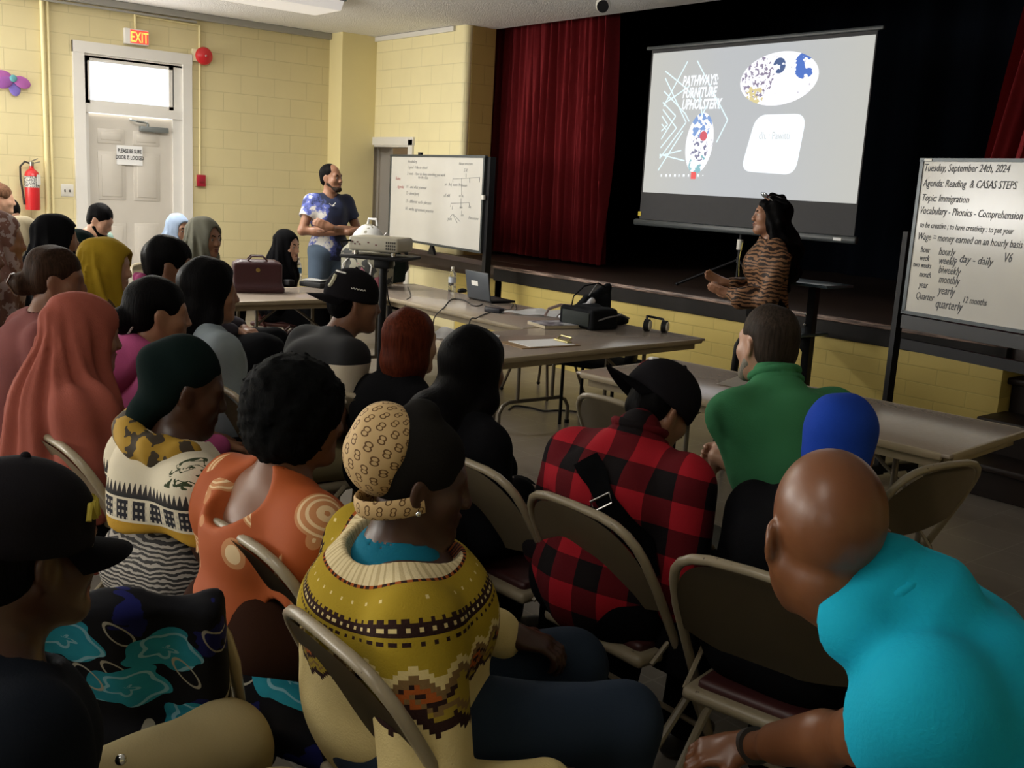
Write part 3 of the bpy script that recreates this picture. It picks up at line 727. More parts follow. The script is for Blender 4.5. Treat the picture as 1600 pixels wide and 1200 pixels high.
for xx in (-.03, xr+.04):
    MB().box((xx, .04, .055), (.05, .62, .05), bev=.008).build('foot', MBLACK, bl)
    for yy in (-.24, .32): MB().cyl((xx-.015, yy, .03), (xx+.015, yy, .03), .03).build('caster', MBLACK, bl)
xt = WL.loc(673, 392)[0]; MB().prism([(-.07, 0), (.07, 0), (0, .11)], .03, Matrix.Translation((xt, .03, z_lo)) @ Matrix.Rotation(PI/2, 4, 'X')).build('tray_bracket', MBLACK, bl, smooth=False)
xt = WL.loc(657, 243)[0]; MB().box((xt, 0, zt+.018), (.05, .03, .03)).build('pivot_clip', MBLACK, bl, smooth=False)
MB().cyl((xr+.02, -.012, zt-.38), (xr+.02, -.012, zt-.34), .02).build('pivot_knob', plain('white plastic', (.68, .66, .60), .4), bl)
for x, y, tilt in ((700, 410, .1), (716, 412, -.7), (719, 408, -.55)):   # markers on the tray board
    p = aty(x, y, 6.05)
v = ray(-36, 242); angR = math.atan2(-v[1], -v[0])
P0 = aty(1413.5, 487, 5.45)
WR = Board('whiteboard at the right edge covered in handwritten vocabulary notes', P0, angR, 1.6, .5, 1.5)
zt = WR.loc(1438, 250)[1]; zb = WR.loc(1413.5, 487)[1]
for o in list(WR.t.children):
    for v_ in o.data.vertices: v_.co.z = zb+(v_.co.z-.5)*(zt-zb)/1.0
def c8(x, y): return (1300+x/4, 220+y/4)
for body, x, y, hh, sx in (('Tuesday, September 24th, 2024', 580, 190, 36, .98), ('Agenda: Reading  & CASAS STEPS', 575, 285, 36, .98), ('Topic: Immigration', 565, 375, 34, 1.0), ('Vocabulary - Phonics - Comprehension', 552, 455, 36, .94), ('to be creative ; to have creativity : to put your', 555, 540, 28, .93), ('Wage = money earned on an hourly basis', 540, 615, 34, .95),
                           ('hour', 560, 695, 30, .9), ('hourly', 672, 712, 38, .9), ('week', 553, 745, 28, .9), ('weekly', 672, 768, 38, .9), ('- day - daily', 770, 755, 38, 1.15), ('two weeks', 512, 785, 26, .9), ('biweekly', 670, 825, 38, .9), ('month', 550, 848, 28, .9), ('monthly', 672, 885, 38, .9), ('year', 548, 915, 32, .9), ('yearly', 668, 955, 42, .9), ('Quarter', 528, 985, 34, .9), ('quarterly', 650, 1040, 44, .9), ('12 months', 820, 1010, 32, .95), ('V6', 1075, 755, 46, .9)):
    p = c8(x, y); WR.write(body, p[0], p[1], hh/4*1.38, MINKD, sx=sx*.74)
bl = WR.t; xo = WR.loc(1397, 500)[0]-.02
MB().box((xo, .05, (zt-.42)/2+.02), (.035, .05, zt-.42), Euler((0, .0, 0))).build('upright', MBLACK, bl, smooth=False)
MB().box((1.63, .05, .75), (.035, .05, 1.45)).build('upright', MBLACK, bl, smooth=False)
MB().box((.78, .05, zb-.06), (1.64, .05, .075)).build('pen_tray', plain('dark tray metal', (.012, .013, .016), .35), bl, smooth=False)
MB().box((.78, .05, zb-.19), (1.62, .035, .06)).build('cross_bar', MBLACK, bl, smooth=False)
for xx in (xo, 1.63):
    MB().box((xx, .05, .055), (.05, .62, .05), bev=.008).build('foot', MBLACK, bl)
    for yy in (-.23, .33): MB().cyl((xx-.015, yy, .03), (xx+.015, yy, .03), .03).build('caster', MBLACK, bl)
MB().box((.045, -.012, zt), (.05, .012, .014)).build('corner_clip', plain('white plastic', (.68, .66, .60), .4), bl, smooth=False)

# ================================================================ TABLES
m = M('brown grey laminate', (.30, .25, .20), .19, spec=.5); m.color(m.mix(m.noise(50, 4), (.33, .27, .22), (.41, .345, .285))); MLAM = m.m
MEDGE = plain('tan table edge', (.36, .29, .19), .45, var=.12)
MLEG = plain('grey tan tube', (.19, .165, .13), .35, .35, var=.15)
def table(label, c, ang, L, W=.76):
    t = thing('folding_table', label, 'table', (c[0], c[1], 0), ang, None); h = .737
    MB().box((0, 0, h-.008), (L, W, .016), bev=.006).build('tabletop', MLAM, t)
    e = MB(); r_ = .05
    for sy in (-1, 1): e.box((0, sy*(W/2-.006), h-.014), (L-.06, .018, .03), bev=.008); e.box((0, sy*(W/2-.05), h-.045), (L-.1, .02, .045))
    for sx in (-1, 1): e.box((sx*(L/2-.006), 0, h-.014), (.018, W-.06, .03), bev=.008); e.box((sx*(L/2-.05), 0, h-.045), (.02, W-.1, .045))
    e.build('edge_band', MEDGE, t)
    for sx in (-1, 1):
        x0 = sx*(L/2-.30); yl = .15; yf = W/2-.08
        f = MB(); f.tube([(x0, -yf, .02), (x0, -yf, .12), (x0, -yf+.03, .17), (x0, -yf+.08, .19), (x0, yf-.08, .19), (x0, yf-.03, .17), (x0, yf, .12), (x0, yf, .02)], .0135, 10)
        for s_ in (-1, 1): f.cyl((x0, s_*yl, .19), (x0, s_*yl, h-.03), .0125)
        f.build('leg_frame', MLEG, t)
        b = MB(); b.tube([(x0, 0, .46), (x0-sx*.16, 0, .58), (x0-sx*.34, 0, h-.03)], .009); b.tube([(x0, -yl, .46), (x0, yl, .46)], .009); b.build('brace', MLEG, t)
        for s_ in (-1, 1): MB().cyl((x0, s_*yf, 0), (x0, s_*yf, .025), .017).build('foot_cap', MBLACK, t)
    return t
table('folding table with clipboard, magazine and black bags, its legs hidden behind seated people', (-4.43, 3.98), math.radians(93.8), 1.83)
table('long folding table with laptop and backpacks in front of the stage', (-6.06, 4.46), math.radians(-1), 2.44)
table('short folding table at the far left with burgundy handbag on it', (-6.83, 3.45), math.radians(90), 1.20)
table('nearly empty folding table at the right beside the man in green', (-2.70, 3.80), math.radians(4.7), 1.83)
ZT = .7375
def tp(px, py): p = atz(px, py, ZT); return (p[0], p[1])

# ================================================================ THINGS ON THE TABLES
# burgundy handbag
p = tp(402, 457)
MBUR = M('burgundy leather', (.045, .010, .014), .4); MBUR.bump(MBUR.vor(220), .15, .002); MBUR = MBUR.m
t = thing('handbag', 'burgundy leather handbag standing on the far left table', 'bag', (p[0]-.05, p[1]+.02, ZT), math.radians(70))
s = SDF(.03).box((0, 0, .02), (.17, .075, .004), rr=.015); s.box((0, 0, .105), (.155, .055, .09), rr=.02, k=.05); s.box((0, 0, .19), (.115, .02, .02), rr=.02, k=.05)
s.mesh('bag_body', MBUR, t, .008)
for sy in (-.035, .035):
    MB().tube([(-.08, sy, .16), (-.075, sy*1.2, .22), (-.04, sy*1.3, .26), (.04, sy*1.3, .26), (.075, sy*1.2, .22), (.08, sy, .16)], .007).build('handle', MBUR, t)
MGOLD = plain('gold metal', (.75, .55, .20), .3, 1.)
MB().cyl((0, -.07, .165), (0, -.085, .165), .015).build('clasp', MGOLD, t)
for sx in (-.08, .08): MB().tube([(sx, -.055, .15), (sx, -.06, .20)], .005).build('handle_ring', plain('steel', (.55, .55, .53), .3, 1.), t)
# water bottles
mg = M('clear plastic', (.95, .97, 1), .05); mg.b.inputs['Transmission Weight'].default_value = .92; mg.b.inputs['IOR'].default_value = 1.25; mg = mg.m
def bottle(px, py, label, lab):
    q = tp(px, py); t = thing('water_bottle', label, 'bottle', (q[0], q[1], ZT))
    MB().lathe([(.001, .0), (.028, 0), (.031, .008), (.031, .045), (.029, .05), (.031, .055), (.031, .125), (.027, .15), (.016, .172), (.0125, .178), (.0125, .186), (.001, .186)], seg=20).build('bottle_body', mg, t)
    MB().cyl((0, 0, .183), (0, 0, .200), .0145).build('cap', plain('white plastic', (.68, .66, .60), .4), t)
    MB().lathe([(.0315, .075), (.0322, .075), (.0322, .118), (.0315, .118)], seg=20).build('label_wrap', plain('bottle label '+lab, {'blue': (.16, .36, .60), 'pale': (.55, .60, .68)}[lab], .4), t)
bottle(465, 441, 'clear water bottle with a blue label beside the burgundy handbag', 'blue')
bottle(706, 456, 'clear water bottle standing left of the laptop', 'pale')
# small black case beside the bottle
p = tp(447, 446); t = thing('glasses_case', 'small black case lying between handbag and water bottle', 'case', (p[0], p[1], ZT), .4)
SDF(.01).box((0, 0, .025), (.05, .02, .012), rr=.012).mesh('case_shell', MBLACK, t, .004); MB().box((-.035, -.034, .025), (.03, .002, .02)).build('white_tag', plain('white card', (.75, .74, .70), .7), t, smooth=False)
p = tp(424, 416); t = thing('pouch', 'black pouch behind the burgundy handbag', 'bag', (-7.08, 3.28, ZT), .5)
SDF(.02).box((0, 0, .07), (.09, .04, .05), rr=.02).mesh('pouch_body', plain('black nylon', (.010, .011, .013), .7), t, .008); MB().tube([(-.06, 0, .13), (-.05, 0, .155), (.05, 0, .155), (.06, 0, .13)], .006).build('strap', MBLACK, t)
# folder with papers
p = tp(505, 447); t = thing('folder', 'black folder with white papers behind the backwards cap', 'folder', (p[0], p[1], ZT), .35)
MB().box((0, 0, .02), (.22, .32, .04), bev=.01).build('folder_cover', plain('black nylon', (.010, .011, .013), .7), t); MB().grid(lambda u, v: (-.10+.2*u, -.15+.3*v, .045+.014*math.sin(v*5+u)), 6, 12, .004).build('paper_sheet', plain('white paper', (.82, .82, .82), .8, var=.02), t)

# patterned backpack and black backpack
mp_ = M('patterned backpack cloth', (.3, .3, .3), .8); x, y, z = mp_.xyz(); a = mp_.vor(13, out='Color' if False else 'Distance'); nz = mp_.noise(16, 2)
c = mp_.mix(nz.gt(.50), (.26, .25, .19), (.035, .036, .035)); c = mp_.mix(mp_.noise(9, 2).gt(.63), c, (.30, .10, .14)); c = mp_.mix(z.gt(.30)*nz.gt(.44), c, (.62, .62, .60)); mp_.color(c)
def backpack(label, loc, rz, mat, sc, strapmat, piping=None):
    t = thing('backpack', label, 'backpack', loc, rz); t.scale = (sc,)*3
    s = SDF(.05).ell((0, 0, .20), (.16, .10, .22)).box((0, 0, .13), (.12, .06, .09), rr=.04, k=.06).ell((0, -.08, .13), (.12, .06, .10), k=.03).half((0, 0, .005), (0, 0, -1), .01)
    s.mesh('backpack_body', mat, t, .012, folds(.006, 1.2, 3))
    for sx in (-.08, .08): MB().tube([(sx, .09, .36), (sx*1.2, .15, .30), (sx*1.3, .16, .15), (sx, .10, .04)], .018, 8, flat=.3).build('shoulder_strap', strapmat, t)
    MB().tube([(-.04, .05, .41), (-.03, .05, .455), (.03, .05, .455), (.04, .05, .41)], .009).build('top_handle', strapmat, t)
    MB().tube([(-.10, -.125, .06), (-.115, -.12, .15), (-.06, -.115, .21), (.06, -.115, .21), (.115, -.12, .15), (.10, -.125, .06)], .005).build('zipper', piping or strapmat, t)
    return t
MWP = plain('white piping', (.70, .70, .69), .6)
q = atz(566, 447, ZT); backpack('white and grey camouflage patterned backpack behind the projector', (q[0]+.02, q[1]+.03, ZT), math.radians(25), mp_.m, 1.18, MWP, MWP)
q = atz(632, 440, ZT); backpack('black green backpack on the long table right of the projector stand', (q[0]+.02, 4.70, ZT), math.radians(10), cloth('black green nylon', (.010, .016, .015), 120, .7), .82, plain('black nylon', (.010, .011, .013), .7))

# projector on its stand
D = 6.15; q = atd(595, 398, D); zpl = q[2]
t = thing('projector_stand', 'black pole projector stand with a small platform, behind the man in the backwards cap', 'stand', (q[0], q[1], 0), math.radians(35))
MB().box((0, 0, zpl-.012), (.40, .30, .02), bev=.005).build('platform', MBLACK, t); MB().cyl((.02, 0, .04), (.02, 0, zpl-.02), .024).build('pole', MBLACK, t)
MB().box((.02, 0, zpl-.05), (.10, .08, .06), bev=.01).build('tilt_bracket', MBLACK, t)
for a in (0, 1, 2, 3): MB().tube([(.02, 0, .07), (.02+.30*math.cos(a*PI/2+.6), .30*math.sin(a*PI/2+.6), .02)], .014).build('leg', MBLACK, t)
tb = thing('drawstring_bag', 'black cloth bag hanging from the projector stand pole', 'bag', (q[0]+.07, q[1]+.06, zpl-.62), .3)
SDF(.03).ell((0, 0, .13), (.075, .045, .13)).ell((0, 0, .07), (.085, .05, .07)).mesh('bag_body', plain('black nylon', (.010, .011, .013), .7), tb, .01, folds(.006, 2, 5)); MB().tube([(0, 0, .25), (-.03, -.02, .36), (-.05, -.04, .55)], .004).build('cord', MBLACK, tb)
MPJ = plain('cream projector plastic', (.50, .47, .38), .4, var=.04)
t = thing('projector', 'cream white data projector on the black stand', 'projector', (q[0], q[1], zpl), math.radians(35))
MB().box((0, 0, .065), (.32, .24, .085), bev=.018, seg=3).build('projector_body', MPJ, t)
v = MB()
for i in range(5):
    for j in range(3): v.box((.085+i*.013, -.121, .045+j*.018), (.008, .004, .012))
v.build('vent_grille', plain('dark vent', (.06, .055, .045), .6), t, smooth=False)
v = MB()
for i, xx in enumerate((-.13, -.115, -.10, -.085, -.03, .02)): v.box((xx, -.121, .075-.012*(i % 2)), (.010, .004, .008))
v.build('ports', plain('dark red ports', (.15, .05, .05), .5), t, smooth=False)
MB().cyl((-.06, .11, .065), (-.06, .135, .065), .034).build('lens', MBLACK, t)
for sx in (-.12, .12): MB().cyl((sx, -.09, 0), (sx, -.09, .025), .014).build('foot', plain('bright steel', (.7, .7, .68), .2, 1.), t)
MB().tube([(-.14, -.12, .08), (-.19, -.16, .075), (-.2, -.1, .04)], .006).build('cable_plug', MBLACK, t)

# laptop, charger, cables
q = atz(741, 470, ZT); MLAP = plain('slate grey plastic', (.052, .062, .075), .4, var=.05)
t = thing('laptop', 'open slate grey laptop with a white sticker on its lid', 'laptop', (q[0]+.02, q[1]+.03, ZT), math.radians(-4))
MB().box((0, .115, .009), (.31, .22, .016), bev=.004).build('keyboard_base', MBLACK, t)
lid = MB().box((0, 0, .105), (.31, .012, .21), bev=.005).build('lid', MLAP, t); lid.location = (0, 0, .014); lid.rotation_euler = (math.radians(9), 0, 0)
s_ = MB().box((-.03, -.007, .12), (.085, .002, .035)).build('sticker', plain('white card', (.75, .74, .70), .7), lid, smooth=False)
MB().box((0, .0065, .108), (.28, .002, .175)).build('display', plain('dark display', (.01, .012, .016), .15), lid, smooth=False)
MB().box((0, .10, .0175), (.27, .12, .002)).build('keys', plain('dark keys', (.02, .02, .022), .5), t, smooth=False)
q = tp(772, 488); t = thing('power_adapter', 'black laptop power adapter on the table edge', 'adapter', (q[0], q[1], ZT), .25); MB().box((0, 0, .016), (.135, .06, .032), bev=.006).build('adapter_case', plain('navy black plastic', (.010, .011, .022), .45), t)
q2 = tp(722, 457); t = thing('computer_mouse', 'black computer mouse between bottle and laptop', 'mouse', (q2[0], q2[1], ZT), .4); SDF(.01).ell((0, 0, .012), (.032, .055, .022)).half((0, 0, 0), (0, 0, -1)).mesh('mouse_shell', MBLACK, t, .005)
def cable(label, pts, r=.0042, cat='cable'):
    P = []
    for a in pts:
        if len(a) == 2: b = atz(a[0], a[1], ZT+.004); P.append(b)
        else: P.append(np.array(a))
    Q = []
    for i in range(len(P)-1):
        p0, p1, p2, p3 = P[max(i-1, 0)], P[i], P[i+1], P[min(i+2, len(P)-1)]
        for k in range(6):
            s = k/6; Q.append(.5*((2*p1)+(-p0+p2)*s+(2*p0-5*p1+4*p2-p3)*s*s+(-p0+3*p1-3*p2+p3)*s**3))
    Q.append(P[-1]); tag(MB().tube(Q, r, 6).build('power_cable', plain('black rubber cable', (.012, .011, .012), .5)), label, cat)
e = atz(681, 494, ZT); cable('black cable looping from the table edge to the laptop', [tuple(e-np.array([.0, .03, .30])), tuple(e+np.array([0, -.02, -.06])), tuple(e+np.array([0, .0, .006])), (694, 480), (703, 469), (713, 467), (727, 470), (738, 477), (747, 478), (754, 475)])
e = atz(742, 499, ZT); cable('black cable hanging off the table edge from the power adapter', [(766, 488), (754, 492), (745, 497), tuple(e+np.array([-.02, -.03, -.03])), tuple(e+np.array([-.03, -.03, -.35]))])
cable('tangled black cables between laptop and papers', [(758, 478), (770, 483), (785, 482), (795, 484), (800, 479), (803, 471), (806, 483), (797, 485), (780, 480), (765, 476)], .003)
e = atz(640, 468, ZT); cable('thin black cable running down from the black green backpack', [(637, 447), (640, 455), (641, 464), tuple(e+np.array([0.02, -.05, -.02])), tuple(e+np.array([.06, -.06, -.2]))], .003)
cable('black extension cord lying on the floor under the tables', [tuple(atz(x, y, .006)) for x, y in ((795, 640), (805, 634), (830, 637), (850, 642), (870, 641), (900, 643), (935, 650))], .006)

# papers, magazine, clipboard
MPAP = plain('white paper', (.82, .82, .82), .8, var=.02)
def sheet(name, label, cat, quad, dz=0., th=.003, mat=None, wob=.004, nu=10):
    C = [atz(x, y, ZT+dz) for x, y in quad]; c = sum(C)/4
    def fn(u, v):
        p = (C[0]*(1-u)+C[1]*u)*(1-v)+(C[3]*(1-u)+C[2]*u)*v-c
        return (p[0], p[1], .002+wob*(1+math.sin(u*7+v*5)*math.cos(v*6-u*2)))
    o = MB().grid(fn, nu, nu, -th).build(name, mat or MPAP); o.location = (c[0], c[1], ZT+dz+.002); return tag(o, label, cat)
sheet('paper_sheets', 'rumpled white paper sheets on the long table behind the magazine', 'paper', [(784, 491), (830, 485), (884, 490), (868, 497)], .0, .003, None, .010)
sheet('paper_sheets', 'loose white papers on the table edge between the two women in black', 'paper', [(672, 527), (690, 513), (722, 520), (700, 534)], .0, .004, None, .006)
sheet('paper_sheet', 'white paper corner showing behind the head of the woman wearing headphones', 'paper', [(762, 529), (770, 523), (781, 527), (774, 532)], 0, .003, None, .003)
sheet('paper_sheet', 'single white sheet on the right table beside the man in green', 'paper', [(1119, 601), (1158, 587), (1218, 594), (1196, 615)], 0, .001, plain('cream white paper', (.62, .57, .50), .8), .0005, 4)
mc = M('magazine cover', (.3, .3, .35), .35); mc.color(mc.mix(mc.noise(18, 4).step(.4, .6), (.09, .09, .12), (.55, .55, .58)))
C = [atz(x, y, ZT) for x, y in ((824, 509), (868, 499), (923, 510), (868, 521))]; c = sum(C)/4
t = thing('magazine', 'thick magazine with a picture cover behind the clipboard', 'magazine', (c[0], c[1], ZT), math.radians(78))
MB().box((0, 0, .010), (.31, .23, .018)).build('pages', plain('cream pages', (.55, .48, .34), .8), t, smooth=False); MB().box((0, 0, .0205), (.312, .232, .002)).build('cover', mc, t, smooth=False)
C = [atz(x, y, ZT) for x, y in ((783, 534), (872, 530), (899, 541), (813, 546))]; c = sum(C)/4
ux = (C[1]+C[2]-C[0]-C[3])/2; rz = math.atan2(ux[1], ux[0])
t = thing('clipboard', 'brown clipboard with a white form near the table edge', 'clipboard', (c[0], c[1], ZT), rz)
MB().box((0, 0, .002), (.40, .24, .004)).build('backing_board', plain('hardboard', (.30, .19, .09), .5), t, smooth=False); MB().box((.02, 0, .0055), (.31, .215, .003)).build('paper_sheet', MPAP, t, smooth=False)
k = MB().box((.165, 0, .012), (.035, .13, .012), bev=.004).tube([(.165, -.05, .018), (.19, -.05, .035), (.19, .05, .035), (.165, .05, .018)], .004); k.build('clip', plain('brass yellow clip', (.55, .48, .22), .35, .6), t)

# black tote, black padded bag, headphones
MNY = cloth('black nylon cloth', (.010, .011, .013), 150, .75)
q = atz(905, 499, ZT)
t = thing('tote_bag', 'black tote bag standing with its straps looping, stuffed with white plastic', 'bag', (q[0], q[1]+.06, ZT), math.radians(75))
SDF(.02).cap((-.17, 0, .02), (.13, 0, .02), .02).cap((.13, .0, .02), (.16, 0, .22), .025, .018, k=.02).cap((-.15, 0, .03), (.15, 0, .22), .03, .02, k=.04).box((.07, 0, .08), (.08, .012, .06), rr=.02, k=.04).mesh('bag_body', MNY, t, .008, folds(.005, 2, 1))
MB().tube([(.12, -.03, .22), (.05, -.05, .25), (-.06, -.06, .23), (-.13, -.05, .16), (-.14, -.04, .06)], .005).build('strap', MNY, t); MB().tube([(.13, .03, .22), (.07, .0, .24), (.0, -.02, .16)], .004).build('strap', plain('grey webbing', (.25, .25, .27), .7), t)
SDF(.02).cap((-.12, -.03, .035), (.02, -.045, .13), .028, .02).ell((-.16, -.03, .02), (.06, .04, .02)).mesh('plastic_wrap', plain('crumpled clear plastic', (.62, .63, .68), .25), t, .007, folds(.008, 3, 2))
MB().tube([(-.28, .06, .012), (-.25, .07, .06), (-.16, .08, .085), (-.08, .07, .08)], .012, 8, flat=.5).build('pink_strap', plain('pale pink strap', (.55, .42, .40), .6), t)
q = atz(955, 513, ZT)
t = thing('laptop_bag', 'padded black bag lying on the end of the table', 'bag', (q[0]-.10, q[1]+.0, ZT), math.radians(92))
SDF(.03).box((-.11, 0, .065), (.10, .13, .045), rr=.02).cap((.0, .05, .06), (.22, .06, .035), .06, .03, k=.05).cap((.0, -.06, .06), (.2, -.02, .03), .055, .028, k=.05).half((0, 0, .002), (0, 0, -1), .005).mesh('bag_body', MNY, t, .010, folds(.006, 1.5, 4))
MB().box((-.232, 0, .065), (.006, .24, .085), bev=.003).build('end_pocket', cloth('grey green nylon', (.030, .036, .034), 150, .7), t); MB().tube([(-.22, -.135, .05), (-.1, -.155, .08), (.05, -.13, .09), (.2, -.06, .05)], .006).build('piping', plain('grey webbing', (.25, .25, .27), .7), t)
q = atz(1028, 520, ZT)
t = thing('headphones', 'black headphones with white cushions at the table end', 'headphones', (q[0]-.04, q[1], ZT), math.radians(40))
for sx, ry in ((-.055, .5), (.055, -.3)):
    MB().cyl((sx, 0, .04), (sx+.028, -.008, .04), .04, .038, seg=24).build('ear_cup', MBLACK, t); MB().cyl((sx+.028, -.008, .04), (sx+.036, -.01, .04), .030, seg=24).build('cushion', plain('white plastic', (.68, .66, .60), .4), t)
MB().tube([(-.045, 0, .06), (-.05, .06, .09), (-.01, .11, .08), (.05, .08, .075), (.066, 0, .06)], .008, 8).build('headband', MBLACK, t)

# presentation cart beside the standing woman
q = aty(1280, 442, 5.82); z1 = q[2]
t = thing('presentation_cart', 'black cart with two narrow shelves beside the standing woman', 'cart', (q[0]-.05, 5.82, 0), math.radians(0))
MB().box((.0, 0, z1-.01), (.42, .30, .02), bev=.004).build('shelf', plain('blue black laminate', (.05, .08, .10), .25), t); MB().box((-.10, 0, .735), (.30, .34, .02), bev=.004).build('shelf', plain('blue black laminate', (.05, .08, .10), .25), t)
MB().box((.02, 0, z1/2+.02), (.055, .05, z1-.06)).build('post', MBLACK, t, smooth=False)
for zz in (.80, .87): MB().ball((-.005, -.03, zz), .010).build('bolt', plain('bright steel', (.7, .7, .68), .2, 1.), t)
MB().prism([(0, 0), (-.12, .12), (0, .12)], .03, Matrix.Translation((0, .015, .60)) @ Matrix.Rotation(PI/2, 4, 'X')).build('shelf_bracket', MBLACK, t, smooth=False)
MB().box((0, 0, .05), (.45, .40, .04), bev=.008).build('base', MBLACK, t)
for sx in (-.18, .18):
    for sy in (-.16, .16): MB().cyl((sx-.012, sy, .022), (sx+.012, sy, .022), .022).build('caster', MBLACK, t)

# ================================================================ CHAIRS
MCH = M('tan enamelled steel', (.27, .22, .14), .32, spec=.5); nz = MCH.noise(45, 4, rough=.7); MCH.color(MCH.mix(nz.step(.66, .70), MCH.mix(MCH.noise(6, 3), (.26, .215, .140), (.33, .275, .185)), (.07, .045, .03))); MCH = MCH.m
MCHB = plain('tan steel panel', (.24, .195, .125), .38, var=.08)
MCUSH = plain('maroon vinyl', (.050, .012, .012), .45)
def bk(z):   # the leaning line of the front frame: y at height z
    return .20-.44*z/.80
def make_chair(label, mat=None, panel=None, cushion=True):
    mat = mat or MCH; panel = panel or MCHB
    t = thing('folding_chair', label, 'chair'); hw = .215
    P = []
    for sx in (-1, 1):
        seg = [(sx*(hw+.005), bk(z), z) for z in (.012, .2, .45, .58, .64)]
        P.append(seg)
    arc = []
    for k in range(0, 13):
        a = PI*k/12; arc.append((-hw*math.copysign(abs(math.cos(a))**.55, math.cos(a)), bk(.64+.17*math.sin(a)**.6), .64+.17*math.sin(a)**.6))
    MB().tube(P[0]+arc[1:-1]+P[1][::-1], .0125, 10).build('front_frame', mat, t)
    def back(u, v):
        s = (u*2-1)*.985; top = .64+.165*max(0., 1-abs(s)**3.2)**.6; bot = .575-.035*(1-s*s)
        z = bot+(top-bot)*v; return (s*hw, bk(z)-.012-.020*(1-s*s)*(1-.3*v)+.004, z)
    MB().grid(back, 24, 8, .004).build('backrest', panel, t)
    s = SDF(.01).box((0, .03, .425), (.175, .175, .004), rr=.014); s.mesh('seat_pan', mat, t, .010)
    if cushion: SDF(.01).box((0, .03, .445), (.15, .15, .006), rr=.012).mesh('cushion', MCUSH, t, .010)
    for sx in (-1, 1):
        MB().tube([(sx*.20, .17, .43), (sx*.205, .0, .27), (sx*.21, -.26, .012)], .0115, 8).build('rear_leg', mat, t)
        MB().tube([(sx*.195, -.12, .42), (sx*.20, -.03, .50)], .007, 6).build('hinge_bar', mat, t)
    MB().cyl((-.205, -.18, .09), (.205, -.18, .09), .008).build('rear_stretcher', mat, t); MB().cyl((-.21, bk(.18), .18), (.21, bk(.18), .18), .008).build('front_stretcher', mat, t)
    return t
chair0 = make_chair('x'); _first = [True]
def chair(label, xy, yaw_deg, group=None):
    if _first[0]: t = chair0; _first[0] = False
    else: t = copy_tree(chair0)
    t.location = (float(xy[0]), float(xy[1]), 0); t.rotation_euler = (0, 0, math.radians(yaw_deg)); t['label'] = label
    if group: t['group'] = group
    return t
def chair_at(label, px, py, z, yaw_deg, **k):
    """place a chair by the middle of its backrest as seen at a height"""
    p = atz(px, py, z); a = math.radians(yaw_deg); off = bk(z)-.03
    return chair(label, (p[0]+off*math.sin(a), p[1]-off*math.cos(a)), yaw_deg, **k)
# ================================================================ PEOPLE
def tilt(d):
    a = math.radians(d); c, s = math.cos(a), math.sin(a); return np.array([[1, 0, 0], [0, c, s], [0, -s, c]])
def rzm(d):
    a = math.radians(d); c, s = math.cos(a), math.sin(a); return np.array([[c, -s, 0], [s, c, 0], [0, 0, 1]])
def rym(d):
    a = math.radians(d); c, s = math.cos(a), math.sin(a); return np.array([[c, 0, s], [0, 1, 0], [-s, 0, c]])
A = lambda *v: np.array(v, float)
def skin(name, col, rough=.42):
    if name in _plain: return _plain[name]
    m = M(name, col, rough, spec=.45); m.b.inputs['Subsurface Weight'].default_value = .0
    nz = m.noise(12, 4); m.color(m.mix(nz, tuple(c*.86 for c in col), tuple(min(1, c*1.10) for c in col))); m.bump(m.noise(300, 2), .06, .001)
    _plain[name] = m.m; return m.m
SK_DARK = skin('deep brown skin', (.058, .024, .013), .36); SK_BROWN = skin('brown skin', (.165, .062, .025), .36); SK_TAN = skin('tan skin', (.30, .145, .085)); SK_LIGHT = skin('light skin', (.46, .255, .17)); SK_MID = skin('mid brown skin', (.19, .085, .047))
def hairmat(name, col, rough=.38, scale=1.):
    if name in _plain: return _plain[name]
    m = M(name, col, max(rough, .5), spec=.04); x, y, z = m.xyz(); w = m.noise(150*scale, 3, m.comb(x, y, z*.09+y*.05), rough=.6); nz = m.noise(14, 2)
    m.color(m.mix((w*.75+nz*.4).step(.35, .75), tuple(c*.45 for c in col), tuple(c*1.6 for c in col))); m.bump(w, .6, .004); _plain[name] = m.m; return m.m
HBLACK = hairmat('black hair', (.0030, .0027, .0030), .5); HBROWN = hairmat('dark brown hair', (.028, .015, .009)); HRED = hairmat('dyed auburn hair', (.070, .014, .006), .35); HGREY = hairmat('greying brown hair', (.030, .022, .017))
MSHOE = plain('black shoe leather', (.012, .011, .011), .4)
MEYE = plain('eye white', (.36, .34, .32), .2); MIRIS = plain('dark iris', (.02, .012, .008), .1)

def curls(amp):
    def f(x, y, z): return amp*(np.sin(x*130+2*np.sin(y*90))*np.sin(y*120+2*np.sin(z*80))*np.sin(z*125+2*np.sin(x*85))+.5*np.sin(x*61+y*47)*np.sin(z*53-y*30))
    return f
def drape_folds(p, amp, seed):
    """folds of a headscarf: running round the face, and falling from the neck"""
    n0, h0 = p.nb.copy(), p.HC.copy()
    def f(x, y, z):
        ax, ay, az = x-h0[0], y-h0[1], z-h0[2]
        up = 1/(1+np.exp(-az*22)); rr = np.sqrt(ax*ax+(az-.01)**2)+.35*ay
        ring = np.sin(rr*95+1.2*np.sin(np.arctan2(ax, az+.001)*2+seed)+seed)*(.35+.65*np.sin(ay*22+seed)**2)
        an = np.arctan2(x-n0[0], y-n0[1]+.03); fall = np.sin(an*9+1.6*np.sin(z*7+seed)+seed*2)+.6*np.sin(an*17-z*9+seed)
        return amp*(ring*.45*up+fall*(1-up))
    return f
